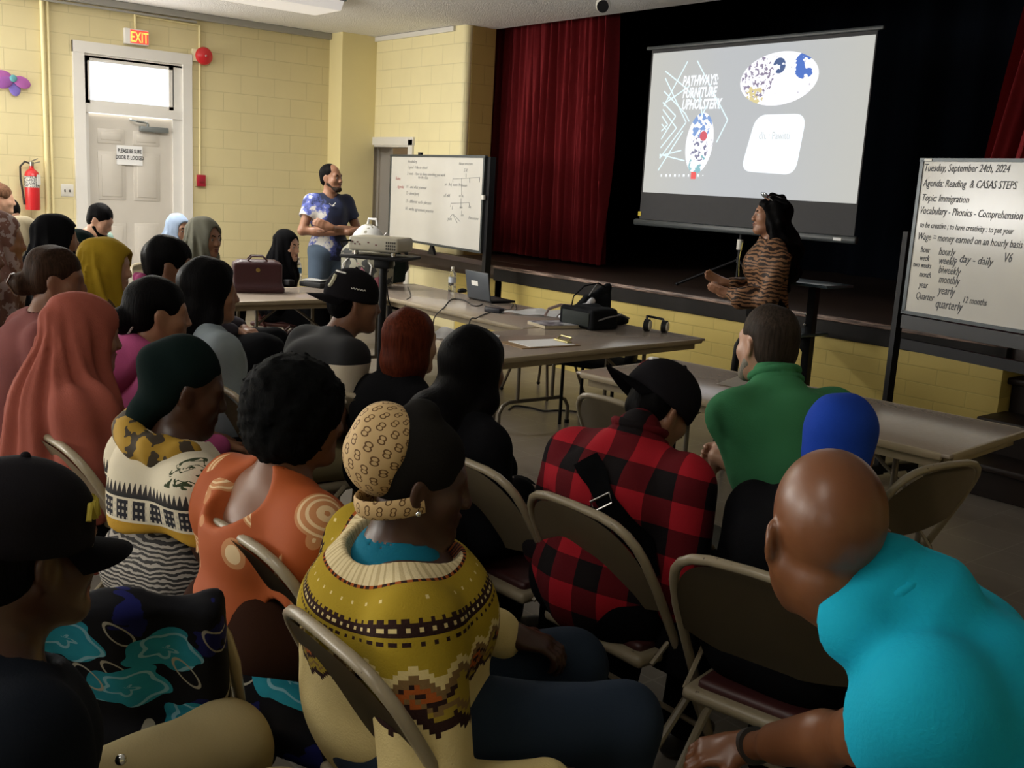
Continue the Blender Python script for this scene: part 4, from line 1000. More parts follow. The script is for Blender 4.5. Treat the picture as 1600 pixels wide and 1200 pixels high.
class Person:
    def seat(p, words):
        off = p.R @ A(0, -.02, 0); SEATS[words] = ((p.loc[0]+off[0], p.loc[1]+off[1]), p.yaw); return p
    def __init__(p, label, px, zc, yaw, lean=4, hyaw=0, hdown=0, hroll=0, sw=.155, bulk=1., hs=.95, pose='sit', sk=None, res=None, arms=None, legs=None, side=0, group=None, world=None, nk=.165):
        p.sk = sk or SK_TAN; p.b = bulk; p.hs = hs; p.pose = pose; p.sw = sw
        w = atz(px[0], px[1], zc) if world is None else A(*world)
        D = proj(w)[2]; p.D = D
        p.res = res or (.0075 if D < 2 else .0085 if D < 3.2 else .011 if D < 5.2 else .013)
        p.TM = rym(side) @ tilt(lean); p.NM = rym(side*.6) @ tilt(lean*.55)
        p.pel = A(0, 0, .555) if pose == 'sit' else A(0, 0, .93*zc/1.6)
        nv = p.NM @ tilt(hdown*.7) @ A(0, .03, nk)
        p.HM = rzm(hyaw) @ tilt(hdown) @ rym(hroll)
        cr = p.HM @ (A(0, -.014, .034)*hs)          # from the head's origin to the middle of the skull
        Lt = (zc-cr[2]-p.pel[2]-nv[2])/p.TM[2, 2]; p.Lt = Lt
        p.nb = p.pel+p.TM @ A(0, 0, Lt); p.HC = p.nb+nv
        p.ch = p.pel+p.TM @ A(0, .01, Lt*.62)
        R = rzm(yaw); loc = w-R @ (p.HC+cr); loc[2] = 0
        p.o = thing('person', label, 'person', loc, math.radians(yaw), group); p.loc, p.R = loc, R
        p.sh = [p.nb+p.TM @ A(s*sw, -.01, -.055) for s in (-1, 1)]
        p.el, p.wr, p.hd = [None]*2, [None]*2, [None]*2
        for i, s in enumerate((-1, 1)):
            a = (arms or {}).get(s)
            if a is None:
                p.el[i] = p.sh[i]+p.TM @ A(s*.035, .05, -.27) if pose == 'sit' else p.sh[i]+A(s*.05, -.01, -.29)
                p.wr[i] = A(s*.09, max(.27, p.el[i][1]+.22), .635) if pose == 'sit' else p.el[i]+A(s*.02, .05, -.26)
                p.hd[i] = (A(-s*.5, .8, -.12), A(0, .1, -1))
            else:
                p.el[i], p.wr[i] = A(*a[0]), A(*a[1]); p.hd[i] = (A(*a[2]), A(*a[3])) if len(a) > 2 else (p.wr[i]-p.el[i], A(0, .1, -1))
        if pose == 'sit':
            p.hip = [p.pel+A(s*.09*bulk, .02, -.025) for s in (-1, 1)]; p.kn = [A(s*.13, .45, .515) for s in (-1, 1)]; p.an = [A(s*.13, .43, .085) for s in (-1, 1)]
        else:
            p.hip = [p.pel+A(s*.09, 0, -.03) for s in (-1, 1)]; p.kn = [A(s*.11, .02, .50) for s in (-1, 1)]; p.an = [A(s*.12, -.03, .085) for s in (-1, 1)]
        Person.last = p; p.yaw = yaw
        if legs:
            for i, s in enumerate((-1, 1)):
                if s in legs: p.kn[i], p.an[i] = A(*legs[s][0]), A(*legs[s][1])
    def L(p, px, py, D=None, z=None):
        """a seen point, in this person's own coordinates"""
        w = atd(px, py, D) if D else atz(px, py, z); return p.R.T @ (w-p.loc)
    def h(p, x, y, z): return p.HC+p.HM @ (A(x, y, z)*p.hs)
    def t(p, x, y, z): return p.ch+p.TM @ A(x, y, z)
    # ---- the body: one continuous surface
    def head(p, s, ears=True):
        h, k, HM = p.h, p.hs, p.HM
        def e(c, r, R=None, kk=.02, sub=False): s.ell(h(*c), A(*r)*k, HM if R is None else HM @ R, kk*k, sub)
        def c(a, b, ra, rb=None, kk=.02, sub=False): s.cap(h(*a), h(*b), ra*k, None if rb is None else rb*k, kk*k, sub)
        e((0, -.014, .034), (.076, .098, .092), kk=.01); e((0, .028, -.045), (.060, .064, .080), kk=.04)
        for q in (-1, 1):
            c((q*.056, -.002, -.045), (q*.022, .066, -.103), .020, .020, .03); e((q*.040, .058, -.030), (.026, .024, .024), kk=.03)
        e((0, .074, -.103), (.026, .020, .020), kk=.025); c((-.038, .074, .022), (.038, .074, .022), .0125, .0125, .026)
        for q in (-1, 1): e((q*.032, .100, -.004), (.019, .014, .010), kk=.020, sub=True)
        for q in (-1, 1): e((q*.031, .076, -.004), (.015, .013, .012), kk=.006)
        c((0, .088, .010), (0, .106, -.032), .0085, .0125, .016); 
        for q in (-1, 1): e((q*.013, .103, -.037), (.010, .011, .008), kk=.010)
        e((0, .092, -.062), (.024, .012, .0065), kk=.008); e((0, .090, -.075), (.021, .012, .0075), kk=.008); c((-.022, .102, -.0685), (.022, .102, -.0685), .0035, .0035, .006, True)
        if ears:
            for q in (-1, 1):
                Re = rzm(q*22) @ tilt(-8)
                e((q*.080, -.010, -.012), (.0095, .020, .032), Re, .010); e((q*.089, -.005, -.010), (.006, .011, .019), Re, .006, True)
    def hand(p, s, i, curl=35., spread=1., sc=1., thumb=1.):
        sd = (-1, 1)[i]; d, n = p.hd[i]; d = d/np.linalg.norm(d); n = n-d*(n@d); n = n/np.linalg.norm(n); x = np.cross(d, n)*1.0
        x = x if (x@A(1, 0, 0))*sd < 0 or True else -x
        W = p.wr[i]; rr = max(.0078, p.res*.95)
        # thumb side: towards the body's middle when the palm is down
        tside = np.cross(n, d) if sd > 0 else np.cross(d, n)
        palm = W+d*.045*sc
        s.ell(W+d*.05*sc, A(.040, .052, .016)*sc, np.stack([tside, d, n], 1), .02)
        s.cap(W, W+d*.03*sc, .024*sc, .024*sc, .025)
        for j, (off, ln) in enumerate(((.028, .075), (.010, .084), (-.009, .078), (-.027, .062))):
            b = W+d*.088*sc+tside*off*sc; dd = d+tside*off*2.2*(spread-1); dd /= np.linalg.norm(dd); pts = [b-d*.02*sc, b]; ang = 0; rad = [rr*1.1*sc, rr*1.08*sc]
            for q, f in enumerate((.45, .32, .25)):
                ang += math.radians(curl*(.7, 1.1, .8)[q]*(1+.08*j)); v = dd*math.cos(ang)+n*math.sin(ang); pts.append(pts[-1]+v*ln*f*sc); rad.append(rr*(1.0, .95, .85)[q]*sc)
            s.chain(pts, rad, .005)
        v0 = (tside*.75+d*.62+n*.25); v0 /= np.linalg.norm(v0); v1 = (tside*.35+d*.85+n*.45*thumb); v1 /= np.linalg.norm(v1)
        b = W+d*.025*sc+tside*.024*sc; s.chain([b, b+v0*.042*sc, b+v0*.042*sc+v1*.032*sc, b+v0*.042*sc+v1*.056*sc], [.014*sc, .0115*sc, rr*1.15*sc, rr*.95*sc], .010)
    def body(p, curl=(35, 35), hands=True, res=None, ears=True, feet=True, spread=1., hsc=1.):
        s = SDF(.03); b = p.b; TM = p.TM
        s.ell(p.pel, (.155*b, .105*b, .12)); s.cap(p.pel, p.ch, .100*b, .105*b, .03); s.ell(p.ch, (.140*b, .095*b, .18), TM, .03)
        for i in (0, 1):
            s.cap(p.nb+A(0, 0, .012), p.sh[i], .038, .044, .04); s.chain([p.sh[i], p.el[i], p.wr[i]], [.046*b, .037*b, .024], .015)
            s.cap(p.el[i]*.72+p.wr[i]*.28, p.el[i]*.3+p.wr[i]*.7, .037*b, .029, .03)
            if hands: p.hand(s, i, curl[i], spread, hsc)
            s.chain([p.hip[i], p.kn[i], p.an[i]], [.080*b, .054, .036], .03)
            if feet: s.cap(p.an[i]+A(0, -.02, -.04), p.an[i]+A(0, .13, -.055), .030, .024, .03)
        nt = p.h(0, -.022, -.055); s.cap(p.nb-A(0, 0, .03), nt, .057*b**.5, .052, .03)
        p.head(s, ears); p.bodyob = s.mesh('body', p.sk, p.o, res or p.res); return p
    def face(p, brow=HBLACK, lip=None, eyes=True):
        for q in (-1, 1):
            e = MB().ball(p.h(q*.031, .0785, -.004), .0118*p.hs, 14).build('eye', MEYE, p.o)
            MB().ball(p.h(q*.0315, .0855, -.004), .0058*p.hs, 10).build('iris', MIRIS, e)
        bm = MB()
        for q in (-1, 1): bm.tube([p.h(q*.015, .0945, .017), p.h(q*.032, .092, .0235), p.h(q*.052, .076, .019)], [.0032*p.hs, .0042*p.hs, .002*p.hs], 6, flat=.8)
        bm.build('eyebrows', brow, p.o)
        s = SDF(.004).ell(p.h(0, .0955, -.0625), A(.021, .010, .0052)*p.hs, p.HM).ell(p.h(0, .0935, -.0745), A(.019, .010, .0062)*p.hs, p.HM).cap(p.h(-.02, .1055, -.0685), p.h(.02, .1055, -.0685), .0022, sub=True, k=.003)
        s.mesh('lips', lip or skin('brown rose lips', (.22, .07, .055)), p.o, .0028); return p
    # ---- clothing
    def top(p, name, mat, sleeve='long', off=.016, hem=None, fold=.006, neck=.066, seed=1., res=None, extra=None, attrs=None, bust=False, drop=.0, cuff=None, kneck=.01, neckup=.0, subs=None):
        s = SDF(.03); b = p.b; TM = p.TM; o = off-.004; subs_ = []
        s.ell(p.pel+A(0, 0, .02), (.155*b+o, .105*b+o, .13), k=.03); s.cap(p.pel, p.ch, .102*b+o, .107*b+o, .04); s.ell(p.ch, (.142*b+o, .096*b+o, .185), TM, .04)
        s.ell(p.nb+TM @ A(0, -.008, -.11), (p.sw+.040+o*.5, .098*b+o, .110), TM, .05)
        if bust:
            for q in (-1, 1): s.ell(p.t(q*.07, .085, .02), (.075, .07, .08), TM, .05)
        for i in (0, 1):
            s.cap(p.nb+A(0, 0, .002), p.sh[i], .040+o*.6, .045+o, .04)
            if sleeve == 'long':
                e = p.el[i]+(p.wr[i]-p.el[i])*.92; s.chain([p.sh[i], p.el[i], e], [.047*b+o, .039*b+o, .028+o], .02)
            elif sleeve == 'short':
                e = p.sh[i]+(p.el[i]-p.sh[i])*.72; d = p.el[i]-p.sh[i]; s.cap(p.sh[i], e, .046*b+o, .050*b+o*1.3, .05); subs_.append((e+d*.16, e+d*.55, .105*b))
            elif sleeve == 'elbow':
                e = p.el[i]+(p.wr[i]-p.el[i])*.22; s.chain([p.sh[i], p.el[i], e], [.046*b+o, .042*b+o, .038+o], .025)
        if extra: extra(s, p)
        for (u0, u1, ur) in subs_: s.cap(u0, u1, ur, k=.006, sub=True)
        if neck: s.cap(p.nb+TM @ A(0, .012, .005-drop), p.h(0, 0, -.11), neck, neck, kneck, True)
        if subs: subs(s, p)
        if hem is not None: s.half(A(0, 0, hem), A(0, 0, -1), .01)
        return s.mesh(name, mat, p.o, res or p.res*1.05, folds(fold, 1., seed, .5) if fold else None, attrs)
    def collar(p, mat, r=.070, h=.058, op=1.0):
        s = SDF(.012); NM = p.NM; c0 = p.nb+NM @ A(0, .0, .012); n = 22
        P = [(c0+NM @ A(math.sin(a)*(r+.012), -math.cos(a)*(r+.010)+.004, .012*math.cos(a)), c0+NM @ A(math.sin(a)*r, -math.cos(a)*r+.004, h+.010*math.cos(a))) for a in np.linspace(-2.6*op, 2.6*op, n)]
        for (a0, b0), (a1, b1) in zip(P[:-1], P[1:]):
            for f0 in (0, .5, 1): s.cap(a0*(1-f0)+b0*f0, a1*(1-f0)+b1*f0, .0085)
        return s.mesh('collar', mat, p.o, .0055)
    def trousers(p, mat, off=.016, name='trousers', flare=0., res=None, fold=.005):
        s = SDF(.04); b = p.b; s.ell(p.pel-A(0, 0, .01), (.158*b+off, .108*b+off, .125), k=.05)
        for i in (0, 1): s.chain([p.hip[i], p.kn[i], p.an[i]+A(0, 0, .02)], [.082*b+off, .060+off, .045+off+flare], .04)
        return s.mesh(name, mat, p.o, res or p.res*1.3, folds(fold, 1., 4., .6))
    def skirt(p, mat, name='skirt', w=.0, res=None, fold=.012):
        s = SDF(.08); b = p.b; s.ell(p.pel, (.175*b+w, .14*b+w, .14))
        for i in (0, 1): s.chain([p.hip[i], p.kn[i], p.an[i]+A(0, .02, .05)], [.10*b, .095+w, .11+w], .08)
        s.half(A(0, 0, .04), A(0, 0, -1), .01); return s.mesh(name, mat, p.o, res or p.res*1.5, folds(fold, 1., 2., .25))
    def shoes(p, mat=None, heel=0.):
        for i in (0, 1):
            a = p.an[i]; s = SDF(.03).cap(a+A(0, -.03, -.045), a+A(0, .15, -.058), .038, .028).cap(a+A(0, -.03, -.02), a+A(0, .03, -.03), .040, .036).half(A(0, 0, .004), (0, 0, -1), .005)
            s.mesh('shoe', mat or MSHOE, p.o, .014)
        return p
    # ---- head coverings and hair
    def hijab(p, mat, drape=.20, long=0., fold=.005, seed=2., open_=1., res=None, name='headscarf', back=0., low=0., chin=1.):
        s = SDF(.02); h, HM, k = p.h, p.HM, p.hs; TM = p.TM
        s.ell(h(0, -.020, .034), A(.089, .113+back, .104)*k, HM, .01); s.ell(h(0, -.02-back*.6, -.035), A(.086, .098+back, .085)*k, HM, .03); s.ell(h(0, .040, -.112), A(.056, .056, .040)*k, HM, .03)
        s.cap(h(0, -.018, -.03), p.nb+p.NM @ A(0, -.01, .02), .088*k, .098, .04); s.cap(p.nb+A(0, -.01, .04), p.nb+TM @ A(0, 0, -.07), .098, .135, .05); s.ell(p.nb+TM @ A(0, .0, -.08), (drape, .125, .10), TM, .05)
        if long:
            s.cap(p.nb+TM @ A(0, -.01, -.06), p.nb+TM @ A(0, -.02, -long), .145, .175, .05)
            for i, q in enumerate((-1, 1)): s.chain([p.nb+TM @ A(q*.10, 0, -.05), p.sh[i]+A(0, 0, .0), p.sh[i]*.5+p.el[i]*.5+A(q*.0, 0, 0), p.sh[i]*.2+p.el[i]*.8], [.070, .080, .088, .096], .05)
            s.half(p.nb+TM @ A(0, 0, -long-.06), TM @ A(0, 0, -1), .02)
        s.ell(h(0, .118, -.014), A(.060*open_, .080, .088*open_)*k, HM, .010, True); s.ell(h(0, .075, -.014), A(.056*open_, .055, .082*open_)*k, HM, .008, True)
        return s.mesh(name, mat, p.o, res or p.res, drape_folds(p, fold*1.5, seed))
    def hair(p, mat, kind='short', fold=.004, res=None, seed=1., length=.35, name='hair', vol=0.):
        h, HM, k = p.h, p.HM, p.hs; s = SDF(.03)
        def e(c, r, kk=.02, sub=False, R=None): s.ell(h(*c), A(*r)*k, HM if R is None else HM @ R, kk*k, sub)
        if kind == 'short':
            e((0, -.020, .040), (.081+vol, .101+vol, .091+vol)); e((0, -.050, -.025), (.070, .058, .058), .03); e((0, .112, -.045), (.080, .070, .098), .012, True)
            for q in (-1, 1): e((q*.090, .002, -.024), (.030, .034, .050), .008, True)
            s.half(h(0, -.08, -.082), HM @ A(0, .25, -1), .012)
        elif kind == 'undercap':
            e((0, -.020, .030), (.080, .100, .080)); e((0, -.050, -.025), (.070, .058, .058), .03); e((0, .112, -.045), (.080, .080, .12), .012, True); s.half(h(0, 0, .045), HM @ A(0, -.25, 1), .01)
            for q in (-1, 1): e((q*.090, .002, -.024), (.030, .034, .050), .008, True)
            s.half(h(0, -.08, -.082), HM @ A(0, .25, -1), .012)
        elif kind == 'receding':
            e((0, -.024, .040), (.081, .102, .090)); e((0, -.050, -.025), (.070, .058, .058), .03); e((0, .112, -.045), (.080, .080, .12), .012, True); e((0, .095, .085), (.062, .085, .065), .015, True)
            for q in (-1, 1): e((q*.090, .002, -.024), (.030, .034, .050), .008, True)
            s.half(h(0, -.08, -.082), HM @ A(0, .25, -1), .012)
        elif kind == 'bald_fringe':
            e((0, -.020, .030), (.081, .103, .090)); e((0, .06, .10), (.072, .115, .085), .02, True); e((0, .112, -.045), (.080, .080, .12), .012, True)
            for q in (-1, 1): e((q*.088, .006, -.030), (.025, .030, .042), .01, True)
            s.half(h(0, -.08, -.07), HM @ A(0, .25, -1), .012)
        elif kind == 'bun':
            e((0, -.020, .038), (.086, .108, .096)); e((0, -.06, -.02), (.070, .060, .062), .04); e((0, .114, -.040), (.074, .062, .092), .012, True)
            for q in (-1, 1): e((q*.090, .004, -.024), (.030, .034, .048), .008, True)
            s.half(h(0, -.08, -.078), HM @ A(0, .3, -1), .012); e((.0, -.125, -.035), (.055, .050, .052), .012)
        elif kind == 'bob':
            e((0, -.020, .036), (.088+vol, .108+vol, .098+vol)); s.chain([h(0, -.03, 0), h(0, -.032, -length*.35), h(0, -.03, -length*.55)], [.088*k+vol, .090*k+vol, .076*k+vol], .03); e((0, .118, -.045), (.068, .078, .14), .015, True)
        elif kind == 'long':
            e((0, -.020, .036), (.086+vol, .108+vol, .097+vol)); bk_ = p.nb+p.TM @ A(0, -.10, -.02)
            s.chain([h(0, -.03, .0), h(0, -.05, -.10), bk_, bk_+p.TM @ A(0, -.035, -length*.6), bk_+p.TM @ A(0, -.03, -length)], [.085*k, .080*k+vol, .082+vol, .072, .040], .03)
            for q in (-1, 1): s.chain([h(q*.06, .01, .0), h(q*.075, .0, -.10), p.nb+p.TM @ A(q*.09, -.03, -.03), p.nb+p.TM @ A(q*.10, -.06, -length*.7)], [.032*k, .034*k, .040, .028], .03)
            e((0, .118, -.035), (.064, .082, .12), .015, True)
        elif kind == 'afro':
            e((0, -.022, .035), (.122, .130, .118), .03); e((0, -.04, -.040), (.112, .098, .085), .03); e((0, .125, -.050), (.070, .075, .11), .02, True)
        return s.mesh(name, mat, p.o, res or p.res, (curls(.007) if kind == 'afro' else folds(fold, 2.2, seed, .35)) if fold else None)
    def beard(p, mat, n=1.):
        k = p.hs; h = p.h; s = SDF(.02)
        for q in (-1, 1): s.cap(h(q*.0565, .006, -.052), h(q*.024, .068, -.104), .0235*k, .0240*k, .03)
        s.ell(h(0, .074, -.103), A(.030, .026, .026)*k, p.HM, .02); s.cap(h(-.024, .094, -.053), h(.024, .094, -.053), .0085*k, k=.008); s.half(h(0, .06, -.046), p.HM @ A(0, .15, 1), .012); s.ell(h(0, .104, -.068), A(.020, .012, .009)*k, p.HM, .004, True)
        return s.mesh('beard', mat, p.o, .006)
    def cap_hat(p, mat, brim_dir=180, tilt_=0, res=.006, brim_mat=None, up=0., name='cap'):
        """a baseball cap; brim_dir 0 = forwards, 180 = worn backwards"""
        h, k = p.h, p.hs; R = p.HM @ rzm(brim_dir) @ tilt(tilt_)
        s = SDF(.02); c = h(0, -.014, .046+up); s.ell(c, A(.090, .112, .092)*k, R, .01); s.ell(c+R @ A(0, 0, -.03)*k, A(.090, .112, .05)*k, R, .02); s.half(c+R @ A(0, 0, -.040)*k, R @ A(0, 0, -1), .005); s.ell(c-R @ A(0, 0, .03)*k, A(.080, .100, .105)*k, R, .004, True)
        o = s.mesh(name, mat, p.o, res)
        b = MB()
        def fn(u, v):
            a = (u-.5)*2.5; q = A(math.sin(a)*.088*(1+.04*v), math.cos(a)*.108+.078*v*max(0., math.cos(a*1.15))**.45, -.034-.012*v-.024*abs(math.sin(a))**2*v)
            w = c+R @ (q*k); return tuple(w)
        b.grid(fn, 20, 6, .004).build('brim', brim_mat or mat, o)
        MB().ball(c+R @ A(0, 0, .091)*k, .008*k, 10).build('button', mat, o)
        p.capc, p.capR = c, R; return o
SEATS = {}
# ---------------------------------------------------------------- cloth with patterns
MPLAID = M('red and black buffalo check', (.3, .01, .02), .9, spec=.15); x, y, z = MPLAID.xyz(); q = .145
a_ = (x*1.0+y*.25)/q; b_ = (z+y*.3)/q
a_, b_ = a_.frac().lt(.5), (b_+.2).frac().lt(.5); s_ = a_+b_
c = MPLAID.mix(s_.gt(.5), (.36, .012, .022), (.105, .006, .010)); c = MPLAID.mix(s_.gt(1.5), c, (.008, .006, .007)); MPLAID.color(c); MPLAID.bump(MPLAID.noise(240, 2), .3, .003)
MTIGER = M('tiger print blouse', (.3, .15, .08), .6, spec=.3); x, y, z = MTIGER.xyz(); nz = MTIGER.noise(4.5, 3, dist=.6)
w = MTIGER.wave(8, 9., 3., MTIGER.comb(x, y, z*1.6), 1.4, 'Z'); MTIGER.color(MTIGER.mix((w+nz*.5).step(.62, .74), (.022, .011, .007), (.25, .125, .062)))
MTIE = M('navy tie dye jersey', (.02, .03, .1), .7); x, y, z = MTIE.xyz(); nz = MTIE.noise(7, 5, rough=.65); reg = ((x-.20)*9.).op('MULTIPLY', (x-.20)*1.)+((z-1.28)*5.).op('MULTIPLY', (z-1.28)*1.); reg2 = ((x-.10)*9.).op('MULTIPLY', (x-.10)*1.)+((z-.98)*6.).op('MULTIPLY', (z-.98)*1.)
mk = (nz-(reg.mn(reg2)*1.25)); c = MTIE.mix(mk.step(.28, .38), (.010, .016, .050), (.09, .12, .42)); c = MTIE.mix(mk.step(.40, .45), c, (.66, .64, .60)); MTIE.color(c)
MORNG = M('orange wax print', (.4, .09, .02), .7, spec=.25); x, y, z = MORNG.xyz(); v3 = MORNG.comb(x, y, z); d = MORNG.vor(7.5, v3, rnd=.9); ring = (d*80.).sin().gt(.35); nz = MORNG.noise(9, 3, v3)
c = MORNG.mix(MORNG.noise(4, 2), (.30, .055, .012), (.42, .095, .020)); fan = d.lt(.46)*MORNG.noise(4.5, 1, v3).gt(.47); c = MORNG.mix(fan, c, (.50, .22, .09)); c = MORNG.mix(fan*ring, c, (.72, .52, .30)); MORNG.color(c)
MSHAWL = M('cream embroidered shawl', (.7, .62, .45), .85, spec=.15); x, y, z = MSHAWL.xyz(); u = (x*1.+y*.8); c = MSHAWL.mix(MSHAWL.noise(8, 3), (.60, .535, .40), (.74, .67, .52))
def zband(lo, hi): return z.between(lo, hi)
tri = ((u*52.).frac()-.5).abs(); c = MSHAWL.mix(zband(.785, .815)*(tri*.06+.783).gt(z-.006), c, (.04, .035, .035)); c = MSHAWL.mix(zband(.778, .786), c, (.03, .03, .03)); c = MSHAWL.mix(zband(.722, .772)*((u*16.).frac()-.5).abs().gt(.14), c, (.028, .028, .035))
dots = ((u*60.).frac()-.5).abs().lt(.22)*((z*60.).frac()-.5).abs().lt(.22); c = MSHAWL.mix(zband(.722, .772)*dots, c, (.5, .45, .36)); c = MSHAWL.mix(z.lt(.715), c, (.46, .26, .03)); c = MSHAWL.mix(z.lt(.55), c, (.03, .03, .03))
vine = MSHAWL.noise(16, 3, dist=1.5); c = MSHAWL.mix((vine-.5).abs().lt(.035)*zband(.83, .93)*x.between(.19, .30), c, (.045, .06, .03)); MSHAWL.color(c); MSHAWL.bump(MSHAWL.noise(200, 2), .25, .003)
MWRAP = M('cream printed headwrap', (.6, .4, .2), .7, spec=.25); ua, va = MWRAP.attr('hu'), MWRAP.attr('hv'); fu, fv = (ua*13.+(va*18.).floor()*.5).frac(), (va*18.).frac()
dx = (fu-.5); dy = (fv-.5)*.9; r1 = ((dx*dx)+((dy-.16)*(dy-.16))).op('SQRT'); r2 = ((dx*dx)+((dy+.16)*(dy+.16))).op('SQRT'); rg = (r1.mn(r2)-.19).abs().lt(.045)
c = MWRAP.mix(MWRAP.noise(10, 2), (.50, .335, .155), (.60, .42, .21)); c = MWRAP.mix(rg, c, (.12, .06, .02)); MWRAP.color(c)
MKNIT = M('fair isle jumper', (.5, .4, .1), .95, spec=.1); r, th = MKNIT.attr('yr'), MKNIT.attr('ya')
CREAM, MUST, DK, OR, BR = (.66, .53, .24), (.36, .255, .022), (.030, .014, .012), (.34, .085, .018), (.19, .115, .045)
r = (r*150.).floor()/150.; tn = (th*220.).floor()/220.
def zz(n, ph=0.): return ((tn*float(n)+ph).frac()-.5).abs()*2.
nzk = MKNIT.noise(8, 3)
body_c = MKNIT.mix(nzk, (.58, .46, .20), (.70, .57, .28)); c = body_c
edge = zz(9)*.028+zz(27)*.016+.356
c = MKNIT.mix(r.lt(edge), c, DK); c = MKNIT.mix(r.lt(edge-.016), c, MKNIT.mix(nzk, (.27, .19, .022), (.34, .25, .035)))
zl = zz(20)*.026+.280; c = MKNIT.mix(r.between(zl+.012, zl+.050)if False else (r-zl).between(.012, .030), c, BR); c = MKNIT.mix((r-zl).between(.0, .014), c, CREAM)
dm = (zz(11, .5)*.030+(r-.329).abs()); c = MKNIT.mix(dm.lt(.028), c, DK); c = MKNIT.mix(dm.lt(.017), c, OR); c = MKNIT.mix(dm.lt(.006), c, DK)
zl2 = edge-.034; c = MKNIT.mix((r-zl2).between(.0, .008), c, BR)
c = MKNIT.mix(r.lt(.29), c, MKNIT.mix(nzk, (.30, .205, .016), (.40, .285, .028)))
c = MKNIT.mix((r-(zz(20)*.026+.280)).between(-.05, 0)*r.lt(.33), c, MUST); c = MKNIT.mix((r-(zz(20)*.026+.280)).between(0, .014), c, CREAM); c = MKNIT.mix((r-(zz(20)*.026+.280)).between(.014, .028), c, BR)
c = MKNIT.mix(r.between(.226, .244), c, DK); c = MKNIT.mix(r.between(.231, .238)*zz(70).lt(.4), c, CREAM)
for lo in (.214, .250): c = MKNIT.mix(r.between(lo, lo+.007)*zz(70).lt(.5), c, DK)
c = MKNIT.mix(r.between(.180, .187)*zz(34).lt(.14), c, CREAM)
c = MKNIT.mix(r.lt(.160), c, OR); c = MKNIT.mix(r.between(.153, .160)*zz(60).lt(.5), c, DK); c = MKNIT.mix(r.lt(.153), c, MKNIT.mix(zz(60).lt(.35), (.68, .57, .34), (.50, .40, .22)))
MKNIT.color(c); MKNIT.bump(MKNIT.noise(260, 2), .4, .003)
MROSE = M('black cloth with teal roses', (.01, .01, .012), .85, spec=.15)
x, y, z = MROSE.xyz(); v = z-y; c = (.004, .004, .006); nz = MROSE.noise(9, 3, dist=.4)
c = MROSE.mix(nz.gt(.60), c, (.008, .010, .085))
for (rx_, ry_, rr) in ((-.07, 1.0, .075), (.11, .97, .070), (.03, .84, .080), (-.14, .82, .070), (.15, .72, .060), (-.10, .50, .085), (.11, .42, .080), (.30, .46, .085), (-.2, .30, .06)):
    dx, dy = x-rx_, v-ry_
    d = (dx*dx+dy*dy).op('SQRT'); an = dy.op('ARCTAN2', dx); pet = d+(an*5.+d*70.).sin()*.008+(an*3.+1.).sin()*.006; m_ = pet.lt(rr)
    c = MROSE.mix(m_, c, MROSE.mix(MROSE.noise(16, 2), (.012, .14, .20), (.025, .33, .45)))
    c = MROSE.mix(m_*((d*120.+an*1.+(an*5.).sin()*.9).sin().gt(.86)), c, (.20, .42, .52))
    for (ox, oy) in ((rr*1.45, rr*.7), (-rr*1.3, -rr*.9)):
        ex_, ey_ = dx-ox, dy-oy; lf = (ex_*ex_*3.2+ey_*ey_+ex_*ey_*2.2).op('SQRT'); c = MROSE.mix((lf-.034).abs().lt(.0035), c, (.34, .32, .26))
MROSE.color(c)
MFLOR = M('mauve flowered headscarf', (.3, .2, .2), .85); MFLOR.color(MFLOR.mix(MFLOR.noise(26, 3).gt(.52), (.20, .095, .075), (.42, .33, .33)))
MZIG = M('black and white printed skirt', (.1, .1, .1), .8); MZIG.color(MZIG.mix(MZIG.wave(28, 6, 2, direction='Z').gt(.55), (.018, .016, .016), (.34, .31, .27)))
CBLK = cloth('black cloth', (.0045, .0045, .0055)); CBLK2 = cloth('soft black cloth', (.006, .006, .0075)); CKHAKI = cloth('khaki cotton', (.33, .265, .135)); CJEAN = cloth('dark blue denim', (.018, .030, .052), 320)
CRUST = cloth('rust red jersey', (.285, .075, .052)); CMUST = cloth('mustard crepe', (.33, .215, .012)); CCREAM = cloth('cream jersey', (.50, .43, .29)); CMAR = cloth('dull maroon cotton', (.165, .050, .046)); CGREEN = cloth('green shirt cotton', (.045, .205, .088), 200); CDGRN = cloth('dark green black cloth', (.005, .0115, .011))
CTEAL = cloth('turquoise polo cotton', (.005, .39, .58), 160, .85, .05); CLB = cloth('light blue crepe', (.30, .385, .53)); COLIVE = cloth('olive grey crepe', (.165, .165, .130)); CBLUE = cloth('royal blue cotton', (.008, .048, .38)); CPINK = cloth('pink fleece', (.40, .07, .20)); CDEN = cloth('pale denim', (.26, .31, .34), 200, .85, .22); CTEALU = cloth('teal undershirt', (.004, .13, .21)); CCREAMT = cloth('cream shirt panel', (.55, .48, .36)); CNAVY = cloth('dark navy jacket', (.006, .008, .012)); CMINT = cloth('pale green shirt', (.28, .40, .34)); CMOSS = cloth('dark olive trousers', (.035, .032, .024)); CMAR2 = cloth('crimson blouse', (.20, .035, .050))
WHT = cloth('white cotton', (.60, .59, .57))

